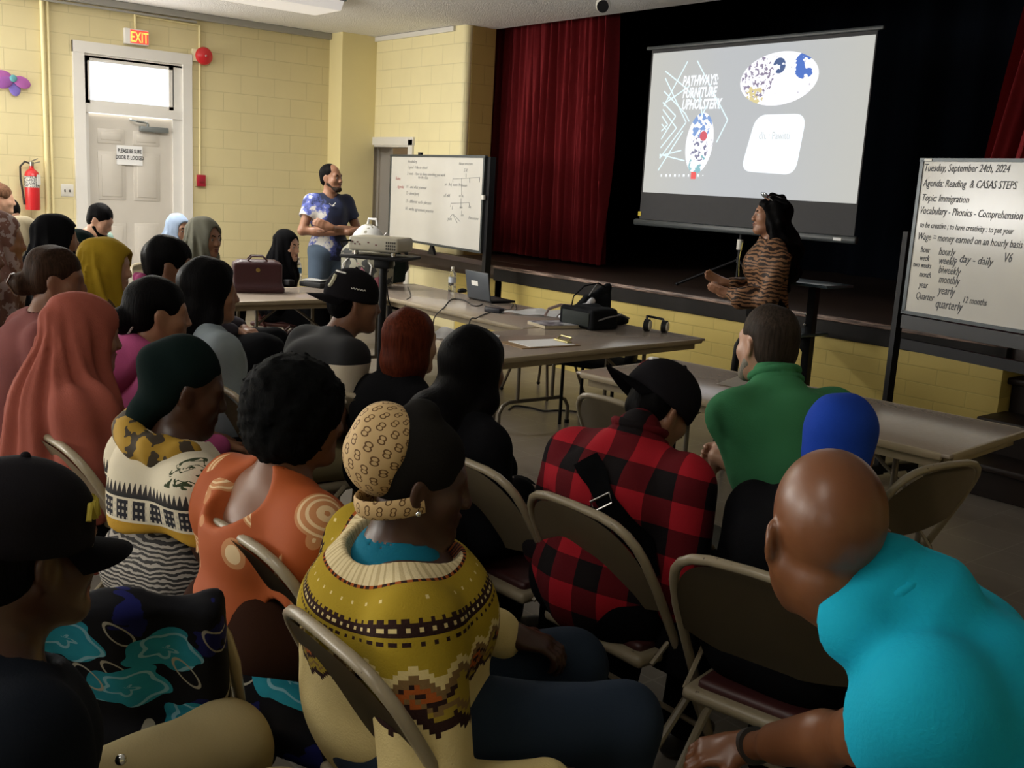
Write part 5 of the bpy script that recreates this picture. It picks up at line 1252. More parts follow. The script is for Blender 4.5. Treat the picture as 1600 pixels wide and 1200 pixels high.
# ================================================================ THE FRONT PEOPLE
# bald man in the turquoise polo
p = Person('person with a bald head and turquoise polo shirt leaning forward at the right', (1297, 802), 1.17, 118, lean=48, hyaw=-68, hdown=10, sw=.155, bulk=1.12, sk=SK_BROWN, hs=1.0, res=.007); p.seat('bald man in turquoise')
wr = p.L(1172, 1166, z=.60); el = p.L(1345, 1150, D=1.50)
p.el[0], p.wr[0] = el, wr; dv = p.L(1085, 1176, z=.57)-wr; p.hd[0] = (dv, A(.2, .2, -1))
p.body(curl=(38, 30), res=.006)
def ex(s, q): s.cap(q.nb+q.TM @ A(-.06, .02, .055), q.nb+q.TM @ A(.06, .02, .055), .062, k=.03); s.cap(q.nb+q.TM @ A(0, -.04, .01), q.nb+q.TM @ A(0, -.03, .06), .088, .074, k=.03)
p.top('polo_shirt', CTEAL, 'short', .024, fold=.007, extra=ex, neck=.058, seed=5, res=.007); p.collar(CTEAL)
p.trousers(CKHAKI); p.shoes()
wm = MB(); d = (wr-el)/np.linalg.norm(wr-el); wq = wr-d*.02
wm.cyl(wq-d*.012, wq+d*.012, .034, seg=24); wm.build('wristwatch', plain('black rubber', (.02, .016, .012), .5), p.o)
# blue cap person
p = Person('person in a royal blue head cap and black top, half hidden behind the bald man', (1313, 680), 1.05, -6, lean=12, hyaw=28, hdown=8, legs={-1: ((-.11, .34, .515), (-.11, .24, .085)), 1: ((.11, .34, .515), (.11, .24, .085))}, sw=.165, bulk=1.1, sk=SK_BROWN)
p.body(); p.top('black_top', CBLK, 'long', .034, fold=.006); p.skirt(CBLK, 'black_skirt', .04); p.shoes()
s = SDF(.03).ell(p.h(0, -.02, .045), A(.092, .112, .100)*p.hs, p.HM).ell(p.h(0, -.045, -.030), A(.080, .078, .065)*p.hs, p.HM, .03).half(p.h(0, 0, -.062), p.HM @ A(0, .35, -1), .02).ell(p.h(0, .13, -.06), A(.08, .08, .09)*p.hs, p.HM, .02, True)
s.mesh('head_cap', CBLUE, p.o, .007, folds(.0025, 2, 2))
# green shirt man
p = Person('person in a green shirt with a grey beard, elbows on knees and hands clasped', (1204, 522), 1.20, 68, lean=34, hyaw=8, hdown=2, sw=.17, bulk=1.2, sk=SK_LIGHT)
hand = p.L(1118, 706, z=.64); e0 = p.L(1188, 742, z=.60)
for i, s_ in ((0, -1), (1, 1)):
    p.kn[i] = A(s_*.13, .42, .50); p.el[i] = e0+A(0 if i == 0 else .26, 0, 0); p.wr[i] = hand+A(-.020 if i == 0 else .045, -.05, -.005 if i == 0 else .01); p.hd[i] = (A(.10*(-s_)*-1 if False else -s_*.25, .9, -.15), A(-s_*.9, .1, -.25))
p.body(curl=(42, 46), res=.006)
def ex(s, q): s.cap(q.nb+q.TM @ A(0, -.02, .0), q.nb+q.TM @ A(0, -.01, .055), .080, .070, k=.025)
p.top('green_shirt', CGREEN, 'elbow', .024, fold=.008, extra=ex, neck=.060, seed=3); p.collar(CGREEN)
for i in (0, 1):
    e = p.el[i]+(p.wr[i]-p.el[i])*.24; d = (p.wr[i]-p.el[i]); d = d/np.linalg.norm(d); SDF(.02).cap(e-d*.015, e+d*.02, .062, .058).mesh('rolled_cuff', CGREEN, p.o, .009, folds(.006, 2, 1))
p.trousers(CMOSS); p.shoes(); p.hair(HGREY, 'short', seed=2); p.beard(hairmat('grey beard hair', (.20, .18, .15), .6))
# plaid man
p = Person('person in a red and black checked shirt with a black cap worn backwards', (1037, 618), 1.05, 6, lean=18, hyaw=-16, hdown=32, nk=.150, legs={-1: ((-.12, .36, .515), (-.12, .27, .085)), 1: ((.12, .36, .515), (.12, .27, .085))}, sw=.19, bulk=1.2, sk=SK_TAN)
p.body()
def ex(s, q): s.cap(q.nb+q.TM @ A(0, -.02, .0), q.nb+q.TM @ A(0, -.01, .05), .078, .070, k=.025)
shirt = p.top('checked_shirt', MPLAID, 'long', .032, fold=.007, extra=ex, neck=.060, seed=6); p.collar(MPLAID.m); p.trousers(CBLK); p.shoes(); p.hair(HBLACK, 'undercap')
MCAPB = cloth('black cap twill', (.010, .009, .011), 300)
co = p.cap_hat(MCAPB, 150, -8)
c, R, k = p.capc, p.capR, p.hs
mb = MB()
def onc(a, b, off=.002): # a: turn round the crown, b: height angle
    return c+R @ (A(math.sin(a)*math.cos(b)*(.094+off), math.cos(a)*math.cos(b)*(.110+off), math.sin(b)*(.090+off))*k)
mb.grid(lambda u, v: tuple(onc((u-.5)*.36*(1-.35*v if v < .5 else .65+.2*v), .12+.42*(1-v), .003)), 8, 6, .002); mb.build('cap_emblem', plain('red embroidery', (.42, .02, .03), .8), co)
hm = MB(); 
for q in (-1, 1): hm.tube([tuple(onc(q*.14, .52, .003)), tuple(onc(q*.30, .56, .004)), tuple(onc(q*.40, .70, .003))], [.006, .005, .001], 6)
hm.build('cap_emblem_horns', plain('white embroidery', (.68, .66, .62), .8), co)
from mathutils.bvhtree import BVHTree
def bvh(ob): return BVHTree.FromPolygons([v_.co for v_ in ob.data.vertices], [tuple(f_.vertices) for f_ in ob.data.polygons])
tr = bvh(shirt)
def onback(x, z, off=.006):
    hit = tr.ray_cast(V(x, -1.5, z), V(0, 1, 0)); return (hit[0].x, hit[0].y-off, hit[0].z) if hit[0] else (x, -.1, z)
def strap(pts, wd, off, n=30, th=.004):
    P = [V(*a) for a in pts]; Q = []
    for i in range(n+1):
        f_ = i/n*(len(P)-1); j = min(int(f_), len(P)-2); Q.append(P[j].lerp(P[j+1], f_-j))
    d = (P[-1]-P[0]).normalized(); nn = V(-d.y, d.x)
    return MB().grid(lambda u, v: onback(Q[min(n, int(round(u*n)))].x+nn.x*(v-.5)*wd, Q[min(n, int(round(u*n)))].y+nn.y*(v-.5)*wd, off), n, 4, th)
zt_ = p.nb[2]; print("STRAP", [[round(float(c_)) for c_ in proj(p.R @ np.array(onback(x_, zt_+z_))+p.loc)[:2]] for x_, z_ in ((-.15,-.02),(-.115,-.035),(0,-.1),(0,-.2),(.12,-.36))], proj(p.R @ p.nb+p.loc))
sb = strap([(-.04, zt_-.005), (.03, zt_-.04), (.10, zt_-.11), (.16, zt_-.19), (.20, zt_-.27)], .058, .010).build('bag_strap', cloth('black webbing', (.007, .0075, .009), 90), p.o)
bk_ = [onback(x_, z_, .018) for x_, z_ in ((.035, zt_-.095), (.085, zt_-.060), (.100, zt_-.082), (.050, zt_-.117))]
MB().tube(bk_, .0035, 6, closed=True).build('strap_buckle', plain('steel', (.55, .55, .53), .3, 1.), sb)
SDF(.02).box(tuple(p.t(.25, .12, -.28)), (.05, .09, .07), rr=.02).mesh('shoulder_bag', CBLK, p.o, .012)
# woman in the fair isle jumper
p = Person('person in a mustard and cream patterned knit jumper with printed headwrap', (650, 722), 1.07, -18, lean=-4, hyaw=-8, hdown=10, sw=.190, bulk=1.38, side=4, sk=SK_DARK, hs=.95, res=.0065)
p.el[1] = p.sh[1]+A(.13, .0, -.27); p.wr[1] = p.el[1]+A(-.03, .24, -.02)
p.body(feet=True)
nb0, TM0 = p.nb.copy(), p.TM.copy()
def yr(v):
    q = (v-nb0) @ TM0; return .246*np.arctan2(np.sqrt((q[:, 0]/1.18)**2+q[:, 1]**2), q[:, 2]+.165)
def ya(v):
    q = (v-nb0) @ TM0; return np.arctan2(q[:, 0], -q[:, 1])/(2*np.pi)+.5
def ex(s, q):
    s.ell(q.nb+q.TM @ A(0, -.0, -.12), (.215, .155, .145), q.TM, .06); s.ell(q.pel+A(0, -.02, .10), (.20, .16, .17), k=.05)
p.top('knit_jumper', MKNIT, 'long', .034, fold=.005, extra=ex, neck=0, subs=lambda s, q: s.ell(q.nb+q.TM @ A(0, .025, .055), (.118, .120, .095), q.TM, .012, True), seed=8, attrs={'yr': yr, 'ya': ya}, res=.0055, bust=True, kneck=.03)
s = SDF(.03).ell(p.ch, (.16, .115, .20), p.TM).cap(p.nb-A(0, 0, .03), p.nb+p.TM @ A(0, 0, -.008), .098, .078); s.cap(p.nb+p.TM @ A(0, .01, .02), p.h(0, 0, -.1), .066, .060, k=.01, sub=True); s.mesh('undershirt', CTEALU, p.o, .008)
p.trousers(CJEAN, .02); p.shoes()
HC0, HM0 = p.HC.copy(), p.HM.copy()
def hu(v):
    q = (v-HC0) @ HM0; return np.arctan2(q[:, 0], -q[:, 1]-.02)/(2*np.pi)*1.6
def hv(v):
    q = (v-HC0) @ HM0; return np.arctan2(q[:, 2]-.03, np.sqrt(q[:, 0]**2+q[:, 1]**2))/np.pi*1.1
wsd = SDF(.03).ell(p.h(-.004, -.080, .048), A(.092, .082, .096)*p.hs, p.HM).half(p.h(0, -.018, .02), p.HM @ A(.35, 1, -.15), .02); wsd.mesh('headwrap_crown', MWRAP, p.o, .006, folds(.003, 2.2, 3), {'hu': hu, 'hv': hv})
s = SDF(.02).ell(p.h(0, -.025, .040), A(.088, .110, .100)*p.hs, p.HM); s.half(p.h(0, -.05, -.045), p.HM @ A(0, .40, -1), .01); s.ell(p.h(0, .120, -.04), A(.09, .075, .105)*p.hs, p.HM, .012, True); s.ell(p.h(.0, -.02, .145), A(.03, .03, .02)*p.hs, p.HM, .03)
s.mesh('headwrap_band', cloth('black jersey', (.012, .011, .010)), p.o, .006, folds(.002, 2, 1))
bm = MB(); bm.tube([p.h(math.sin(a)*.080, -.024-math.cos(a)*.088, -.062-.012*math.cos(a*1.2)+.02*(1-math.cos(a))) for a in np.linspace(-1.9, 1.9, 25)], .019, 10, flat=.35); ob = bm.build('headwrap_tie', MWRAP, p.o)
cs = np.array([v_.co[:] for v_ in ob.data.vertices])
for an, fn in (('hu', hu), ('hv', hv)):
    at = ob.data.attributes.new(an, 'FLOAT', 'POINT'); at.data.foreach_set('value', fn(cs).astype(np.float32))
MB().ball(p.h(.086, -.004, -.046), .006).build('earring', plain('bright steel', (.7, .7, .68), .2, 1.), p.o)
# woman in orange with the dark afro
p = Person('person in an orange print dress with a big black afro', (462, 627), 1.08, 2, lean=10, hyaw=-8, hdown=4, sw=.17, bulk=1.12, sk=SK_MID)
p.body(); p.hair(hairmat('tight black curls', (.0028, .0030, .0032), .7, 3.), 'afro', fold=.006, seed=4)
def sub(s, q): s.ell(q.nb+q.TM @ A(-.01, -.10, -.015), (.095, .09, .10), q.TM, .02, True)
def ex(s, q):
    for i, s_ in enumerate((-1, 1)): s.ell(q.sh[i]+A(s_*.035, 0, -.05), (.085, .095, .095), k=.04)
p.top('orange_dress_top', MORNG, 'short', .028, fold=.009, neck=.075, seed=9, extra=ex, subs=sub, bust=True, res=.0075, hem=.60); p.skirt(cloth('dark brown cotton', (.030, .012, .007)), 'brown_skirt', .0); p.shoes()
# woman in white shawl with green black turban
p = Person('person in an embroidered cream shawl with a dark green head wrap', (290, 588), 1.06, 2, lean=-2, hyaw=-18, hdown=14, sw=.16, bulk=1.05, sk=SK_DARK)
p.body()
s = SDF(.04).ell(p.h(0, -.035, .048), A(.085, .112, .098)*p.hs, p.HM).ell(p.h(0, -.066, -.025), A(.073, .062, .074)*p.hs, p.HM, .03).ell(p.h(0, -.10, -.09), A(.052, .045, .055)*p.hs, p.HM, .03).ell(p.h(0, .130, -.06), A(.085, .085, .115)*p.hs, p.HM, .015, True); s.half(p.h(0, -.06, -.14), p.HM @ A(0, .5, -1), .02)
s.mesh('head_wrap', CDGRN, p.o, .008, folds(.005, 1.6, 3))
def ex(s, q):
    s.cap(q.nb+q.TM @ A(0, -.02, -.05), q.pel+A(0, -.02, .10), .125, .15, .04)
    for i, s_ in enumerate((-1, 1)): s.chain([q.nb+q.TM @ A(s_*.08, -.01, -.03), q.sh[i]+A(s_*.01, 0, -.01), q.el[i]+A(0, -.01, 0)], [.065, .075, .085], .04)
p.top('embroidered_shawl', MSHAWL, 'none', .03, fold=.009, neck=.080, seed=2, extra=ex, hem=.685, res=.008)
s = SDF(.03)
for q0, q1 in zip(np.linspace(-2.2, 1.5, 12)[:-1], np.linspace(-2.2, 1.5, 12)[1:]): s.cap(p.nb+p.TM @ A(math.sin(q0)*.115, -math.cos(q0)*.105+.01, .045-.03*math.sin(q0)), p.nb+p.TM @ A(math.sin(q1)*.115, -math.cos(q1)*.105+.01, .045-.03*math.sin(q1)), .034)
ms = M('mustard patterned scarf', (.4, .25, .03), .8); ms.color(ms.mix(ms.noise(22, 2).gt(.55), (.40, .235, .022), (.05, .035, .02))); s.mesh('neck_scarf', ms, p.o, .008, folds(.006, 2, 4))
p.skirt(MZIG.m, 'printed_skirt', .03); p.shoes()
# rust hijab
p = Person('person in a long rust red hijab seen from behind', (128, 505), 1.12, 4, lean=8, hyaw=-4, hdown=6, sw=.165, bulk=1.05, sk=SK_TAN)
p.body(ears=False); p.hijab(CRUST, .21, .50, .006, 4, back=.010); p.skirt(CBLK, 'black_skirt', .03); p.top('black_blouse', CBLK2, 'long', .012); p.shoes()
# person in black cap, dark jacket
p = Person('person in a black cap with yellow embroidery and a dark jacket at the lower left', (26, 822), 1.10, 8, lean=14, hyaw=4, hdown=4, sw=.155, bulk=1.1, sk=SK_DARK, res=.007); p.seat('black cap with yellow embroidery')
kn = p.L(345, 1178, z=.50); p.kn[0] = kn; p.an[0] = A(kn[0], kn[1]-.03, .085); p.kn[1] = kn+A(.26, -.06, 0); p.an[1] = A(kn[0]+.26, kn[1]-.08, .085)
p.el = [p.sh[0]+A(-.02, -.02, -.28), p.sh[1]+A(.05, .02, -.27)]; p.wr = [p.el[0]+A(.14, .16, -.08), p.el[1]+A(-.10, .20, -.08)]; p.body(); p.top('dark_jacket', CNAVY, 'long', .040, fold=.010, seed=3, neck=.072); p.trousers(CKHAKI, .03, res=.009); p.shoes(); p.hair(HBLACK, 'undercap')
co = p.cap_hat(MCAPB, 0, 6); c, R, k = p.capc, p.capR, p.hs
ym = MB()
for i in range(7):
    a0 = .95-.24*i; ym.tube([tuple(onc(a0, .12, .004)), tuple(onc(a0-.10, .36, .004)), tuple(onc(a0-.16, .16, .004)), tuple(onc(a0-.24, .38, .004))], .0042, 6)
ym.build('cap_embroidery', plain('yellow embroidery', (.45, .36, .04), .7), co)
for sx in (.05,): MB().ball(p.t(.16, .13, .05), .008).build('jacket_button', plain('bright steel', (.7, .7, .68), .2, 1.), p.o)
# floral garment over an empty chair
cxy = atz(215, 985, .74)

# ================================================================ THE MIDDLE PEOPLE
p = Person('person with dark auburn bobbed hair and a black jacket', (640, 520), 1.05, 2, lean=12, hyaw=4, hdown=2, sw=.155, sk=SK_LIGHT)
p.body(ears=False); p.hair(HRED, 'bob', length=.22, fold=.003); p.top('black_jacket', CBLK, 'long', .028, seed=2); p.trousers(CBLK); p.shoes()
p = Person('person with long black hair and a red collar with white stripes over black', (738, 558), 1.07, 2, lean=12, hyaw=-2, hdown=2, sw=.165, bulk=1.05, sk=SK_MID)
p.body(ears=False); p.hair(HBLACK, 'long', length=.42, fold=.003, seed=3, vol=.008); p.top('black_hoodie', CBLK2, 'long', .030, seed=7); p.trousers(CBLK); p.shoes()
cl = SDF(.01)
for a0, a1 in zip(np.linspace(-2.0, -.2, 9)[:-1], np.linspace(-2.0, -.2, 9)[1:]): cl.cap(p.nb+p.TM @ A(math.sin(a0)*.130, -math.cos(a0)*.13, .03-.05*math.cos(a0)), p.nb+p.TM @ A(math.sin(a1)*.130, -math.cos(a1)*.13, .03-.05*math.cos(a1)), .030)
mr = M('red collar with white stripes', (.4, .02, .03), .8); x, y, z = mr.xyz(); rr_ = ((x-float(p.nb[0]))*(x-float(p.nb[0]))+(y-float(p.nb[1]))*(y-float(p.nb[1]))).op('SQRT'); mr.color(mr.mix(((rr_*75.).frac()).lt(.42), (.42, .02, .03), (.66, .62, .56)))
cl.mesh('red_collar', mr, p.o, .007)
MB().ball(p.h(-.098, -.02, -.055), .010).ball(p.h(-.100, -.02, -.075), .007).build('earring', plain('bright steel', (.7, .7, .68), .2, 1.), p.o)
p = Person('person in a backwards black cap and black and cream shirt', (550, 458), 1.15, -2, lean=26, hyaw=-14, hdown=4, sw=.165, bulk=1.05, sk=SK_MID); p.seat('man in the backwards cap')
p.body(); MBC = M('black and cream colour block shirt', (.02, .02, .02), .85); x, y, z = MBC.xyz(); MBC.color(MBC.mix((z+x*-.05).gt(.900), (.55, .48, .36), (.006, .0065, .008))); p.top('colour_block_shirt', MBC, 'short', .030, seed=4, neck=.060); p.trousers(CKHAKI, .02); p.shoes(); p.hair(HBLACK, 'undercap')
co = p.cap_hat(MCAPB, 176, -6); c, R, k = p.capc, p.capR, p.hs
cm = MB(); cm.tube([tuple(onc(-.42+.10*math.cos(t_), .30+.24*math.sin(t_), .003)) for t_ in np.linspace(1.2, 5.1, 14)], [.002]+[.008]*12+[.002], 6); cm.build('cap_moon_emblem', plain('cream embroidery', (.60, .58, .42), .8), co)
cm = MB(); cm.tube([tuple(onc(a, .80-.0*a, .003)) for a in np.linspace(-.9, .9, 14)], .0035, 6); cm.build('cap_piping', plain('white embroidery', (.68, .66, .62), .8), co)
cm = MB(); cm.tube([tuple(onc(a, .16+.03*math.sin(a*60), .003)) for a in np.linspace(-1.9, -1.35, 24)], .002, 5); cm.build('cap_script', plain('white embroidery', (.68, .66, .62), .8), co)
p = Person('person with long straight black hair in a pale denim jacket', (325, 442), 1.16, 2, lean=4, hyaw=-16, hdown=2, sw=.175, bulk=1.2, sk=SK_TAN)
p.body(ears=False); p.hair(HBLACK, 'long', length=.36, fold=.003, seed=6, vol=.012); p.top('denim_jacket', CDEN, 'long', .040, seed=5, fold=.009); p.skirt(MFLOR.m, 'flowered_skirt', .02); p.shoes()
p = Person('person with a black bun and a bright pink hood', (243, 474), 1.14, 0, lean=6, hyaw=-12, hdown=4, sw=.155, sk=SK_TAN); p.seat('person in the pink hood')
p.body(); p.hair(HBLACK, 'bun', fold=.002); 
s = SDF(.05).cap(p.nb+p.TM @ A(-.08, -.05, .015), p.nb+p.TM @ A(.08, -.05, .015), .068, k=.05).ell(p.nb+p.TM @ A(0, -.10, -.05), (.13, .07, .10), p.TM); s.cap(p.nb, p.h(0, 0, -.1), .062, k=.01, sub=True); s.mesh('pink_hood', CPINK, p.o, .011, folds(.010, 1.5, 3))
p.top('pink_sweater', CPINK, 'long', .026, seed=2); p.trousers(CBLK); p.shoes()
MB().tube([p.h(math.cos(a)*.050, -.088+.02*math.sin(a), -.035+math.sin(a)*.052) for a in np.linspace(0, 2*PI, 20)], .004, 6).build('hair_tie', plain('grey hair tie', (.35, .33, .30), .5), p.o)
p = Person('person with short black hair and a grey top beside the mustard headscarf', (262, 403), 1.22, -6, lean=6, hyaw=-14, hdown=6, sw=.155, sk=SK_MID); p.seat('person in the grey top')
p.body(); p.hair(HBLACK, 'short', vol=.006); p.top('grey_top', cloth('soft grey cotton', (.16, .15, .14)), 'long', .022); p.trousers(CBLK); p.shoes()
SDF(.02).ell(p.h(-.0, -.115, -.075), A(.045, .03, .03), p.HM).mesh('pink_hair_tie', CPINK, p.o, .008, folds(.010, 3, 2))
p = Person('person in a mustard yellow headscarf', (166, 403), 1.17, -4, lean=6, hyaw=-32, hdown=6, sw=.155, sk=SK_LIGHT); p.seat('mustard yellow headscarf')
p.body(ears=False); p.hijab(CMUST, .21, .0, .007, 3, back=.022); p.top('brown_top', cloth('warm brown cotton', (.08, .045, .02)), 'long', .02); p.skirt(CBLK, 'black_skirt', .02); p.shoes()
p = Person('person in a dull maroon shirt with brown hair clipped up', (85, 422), 1.19, -4, lean=12, hyaw=-20, hdown=6, sw=.17, bulk=1.08, sk=SK_MID)
p.body(); p.hair(HBROWN, 'bun', fold=.004, seed=5); p.top('maroon_shirt', CMAR, 'long', .030, seed=3, fold=.008, neck=.062); p.trousers(CBLK); p.shoes()
cmb = MB()
for i in range(6): cmb.tube([p.h(-.03+.012*i, -.165, .0), p.h(-.03+.012*i, -.178, -.035), p.h(-.03+.012*i, -.150, -.075)], .0035, 6)
cmb.build('hair_claw', plain('brown plastic', (.10, .05, .03), .3), p.o)
p = Person('person in a black hijab between cream hijab and mustard headscarf', (86, 362), 1.23, -12, lean=6, hyaw=12, sw=.155, sk=SK_TAN); p.seat('black hijab next to the cream hijab')
p.body(ears=False); p.hijab(CBLK, .22, .25, .006, 5, back=.012); p.skirt(CBLK, 'black_skirt', .02); p.shoes()
p = Person('person in a black hijab bending down just behind the mustard headscarf', (126, 384), 1.10, -10, lean=16, hyaw=-8, hdown=16, sw=.155, sk=SK_TAN); p.seat('black hijab that bends down behind the mustard headscarf')
p.body(ears=False); p.hijab(CDGRN, .23, .25, .006, 6); p.skirt(CBLK, 'black_skirt', .02); p.shoes()
p = Person('person in a cream hijab and crimson blouse', (36, 360), 1.14, -10, lean=6, hyaw=-6, hdown=4, sw=.155, sk=SK_TAN); p.seat('cream hijab and crimson blouse')
p.body(ears=False); p.hijab(CCREAM, .10, .0, .006, 2); p.top('crimson_blouse', CMAR2, 'long', .026, seed=2, neck=.05); p.skirt(CBLK, 'black_skirt', .02); p.shoes()
p = Person('person in a mauve flowered headscarf at the left edge', (-4, 362), 1.27, -8, lean=8, hyaw=-10, hdown=4, sw=.155, sk=SK_TAN); p.seat('mauve flowered headscarf')
p.body(ears=False); p.hijab(MFLOR.m, .22, .2, .007, 7); p.skirt(CBLK, 'black_skirt', .02); p.shoes()
p = Person('person with black hair bowed over beside the fire extinguisher', (12, 327), 1.16, -25, lean=14, hyaw=-20, hdown=24, sw=.155, sk=SK_LIGHT); p.seat('person bowed over by the fire extinguisher')
p.body(); p.hair(HBLACK, 'short', vol=.012); p.top('navy_top', CNAVY, 'long', .022); p.trousers(CBLK); p.shoes()
p = Person('person with light brown hair seen only at the far left edge', (-2, 304), 1.31, 12, lean=4, hyaw=-20, hdown=2, sw=.155, sk=SK_LIGHT); p.seat('person with light brown hair at the left edge')
p.body(); p.hair(hairmat('light brown hair', (.12, .06, .035)), 'short', vol=.006); p.top('grey_top', cloth('soft grey cotton', (.16, .15, .14)), 'long', .022); p.trousers(CBLK); p.shoes()
p = Person('person in a pale green shirt leaning over in front of the exit door', (157, 337), 1.20, -72, lean=34, hyaw=26, hdown=26, sw=.155, sk=SK_LIGHT); p.seat('pale green shirt before the exit door')
p.body(); p.hair(HBLACK, 'short', vol=.004); p.beard(HBLACK); p.top('pale_green_shirt', CMINT, 'long', .024, seed=3); p.trousers(CBLK); p.shoes()
# arm at the left edge
p = Person('person in a sleeveless black top cut off by the left edge', (-46, 388), 1.23, -6, lean=10, hyaw=0, sw=.155, bulk=1.1, sk=SK_MID); p.seat('sleeveless black top at the left edge')
p.body(); p.top('black_sleeveless_top', CBLK, 'none', .022); p.hair(HBLACK, 'long'); p.trousers(CBLK); p.shoes()

# ================================================================ FACING THE TABLES
p = Person('person in a light blue hijab seated before the exit door', (278, 352), 1.14, -46, lean=4, hyaw=-28, hdown=4, sw=.155, sk=SK_LIGHT); p.seat('light blue hijab')
p.body(res=.008, ears=False); p.face(); p.hijab(CLB, .18, .0, .005, 3, 1.05, res=.008); p.top('white_top', WHT, 'long', .022); p.skirt(CBLK, 'black_skirt', .02); p.shoes()
p = Person('person in an olive grey hijab and dark purple top', (318, 363), 1.22, -36, lean=4, hyaw=-28, hdown=2, sw=.155, sk=SK_TAN); p.seat('olive grey hijab')
p.body(res=.008, ears=False); p.face(); p.hijab(COLIVE, .15, .0, .006, 5, 1.05, res=.008, back=.012); p.top('dark_purple_top', cloth('dark purple cotton', (.035, .030, .040)), 'long', .026); p.skirt(CBLK, 'black_skirt', .02); p.shoes()
p = Person('person in a black hijab and abaya seated at the far left table', (447, 377), 1.07, -42, lean=6, hyaw=-20, hdown=4, sw=.155, sk=SK_LIGHT)
p.body(res=.0075, ears=False); p.face(); p.hijab(CBLK, .19, .0, .005, 4, 1.05, res=.008); p.top('black_abaya_top', CBLK, 'long', .024); p.skirt(CBLK, 'black_abaya', .03); p.shoes()
p_bh = p
# standing man
p = Person('person standing with folded arms in a navy and white tie dye T-shirt', (517, 272), 1.61, -98, world=atd(516, 272, 9.3), lean=0, hyaw=32, hdown=-2, sw=.168, bulk=1.1, pose='stand', sk=SK_TAN, hs=.98)
zs = p.sh[0][2]
p.el = [A(-.27, .03, zs-.26), A(.27, .03, zs-.26)]; p.wr = [A(.075, .25, zs-.215), A(-.10, .215, zs-.255)]; p.hd = [(A(1, -.15, .35), A(0, -1, .1)), (A(-1, -.2, .1), A(0, -1, 0))]
p.body(res=.007, curl=(14, 14)); p.face(); p.top('tie_dye_shirt', MTIE, 'short', .020, hem=p.pel[2]-.10, fold=.006, neck=.062, res=.009, extra=lambda s, q: s.cap(q.pel+A(0, 0, -.05), q.ch, .150, .145, .04, flat=.78)); p.trousers(cloth('blue jeans', (.075, .105, .15), 300), .018); p.shoes()
p.hair(HBLACK, 'receding', fold=.0, res=.007); p.beard(hairmat('dark stubble', (.035, .025, .020), .7))
MB().tube([p.t(.06, .125, .12), p.t(.03, .13, .10), p.t(.0, .132, .13)], .004, 5).tube([p.t(.03, .13, .10), p.t(.01, .131, .105)], .006, 5).build('chest_emblem', plain('white embroidery', (.68, .66, .62), .8), p.o)
# standing woman
p = Person('person standing in a tiger print blouse with long wavy black hair, gesturing', (1208, 326), 1.535, 132, world=atd(1208, 326, 6.55), lean=2, hyaw=8, hdown=-2, sw=.155, bulk=1.0, pose='stand', sk=SK_TAN, hs=.98)
zs = p.sh[0][2]
w0 = p.L(1176, 432, D=6.42); w1 = p.L(1172, 420, D=6.62)
p.el = [A(-.25, .03, zs-.29), A(.25, .03, zs-.29)]; p.wr = [A(-.09, .24, zs-.29), A(.05, .27, zs-.235)]
p.hd = [(A(.15, .95, .22), A(.75, -.1, .65)), (A(-.1, .95, .30), A(-.7, -.05, .7))]
p.body(res=.0055, curl=(8, 12), spread=1.5, hsc=.95); p.face()
def ex(s, q):
    for i, s_ in enumerate((-1, 1)): s.ell(q.el[i]*.55+q.wr[i]*.45+A(0, 0, -.02), (.075, .13, .070), k=.05); s.ell(q.sh[i]+A(s_*.03, 0, -.07), (.085, .09, .11), k=.05)
    s.cap(q.nb+A(0, -.0, .0), q.nb+A(0, .0, .035), .072, .066, k=.02)
p.top('tiger_print_blouse', MTIGER, 'long', .024, hem=p.pel[2]+.02, fold=.013, neck=.056, extra=ex, bust=True, res=.0085, seed=3)
MB().tube([tuple(p.t(-.02, .175, .16)), tuple(p.t(.0, .19, .05)), tuple(p.t(.0, .185, -.06))], .018, 8, flat=.2).build('yellow_lining', plain('olive yellow lining', (.28, .23, .04), .7), p.o)
p.trousers(CBLK, .024, flare=.075, fold=.008); p.shoes(heel=.05)
s = SDF(.03); h, k = p.h, p.hs
s.ell(h(0, -.024, .036), A(.088, .108, .098)*k, p.HM); s.ell(h(0, .118, -.03), A(.060, .072, .125)*k, p.HM, .015, True)
bk_ = p.nb+A(0, -.105, -.03)
for q in (-1, 1): s.chain([h(q*.055, -.03, .02), h(q*.072, -.03, -.09), p.nb+A(q*.085, -.05, -.02), p.nb+A(q*.085, -.075, -.20)], [.050, .050, .054, .036], .03)
s.chain([h(0, -.05, .02), h(0, -.075, -.10), bk_, bk_+A(0, -.02, -.17), bk_+A(0, -.01, -.25)], [.075, .076, .082, .064, .034], .03)
def wav(x, y, z): return .010*np.sin(z*48+x*30)+.007*np.sin(x*90+z*20)+.005*np.sin(y*80-z*30)
s.mesh('hair', HBLACK, p.o, .008, wav)
g = MB()
for q in (-1, 1): g.ball(h(q*.036, .050, .124), .033, 16, (1, .35, .8), Euler((-.8, 0, 0)))
g.tube([h(-.012, .062, .122), h(.012, .062, .122)], .004).tube([h(.062, .04, .112), h(.092, -.03, .06)], .003).tube([h(-.062, .04, .112), h(-.092, -.03, .06)], .003)
g.build('sunglasses', plain('mirror lens', (.55, .62, .70), .08, .85), p.o)
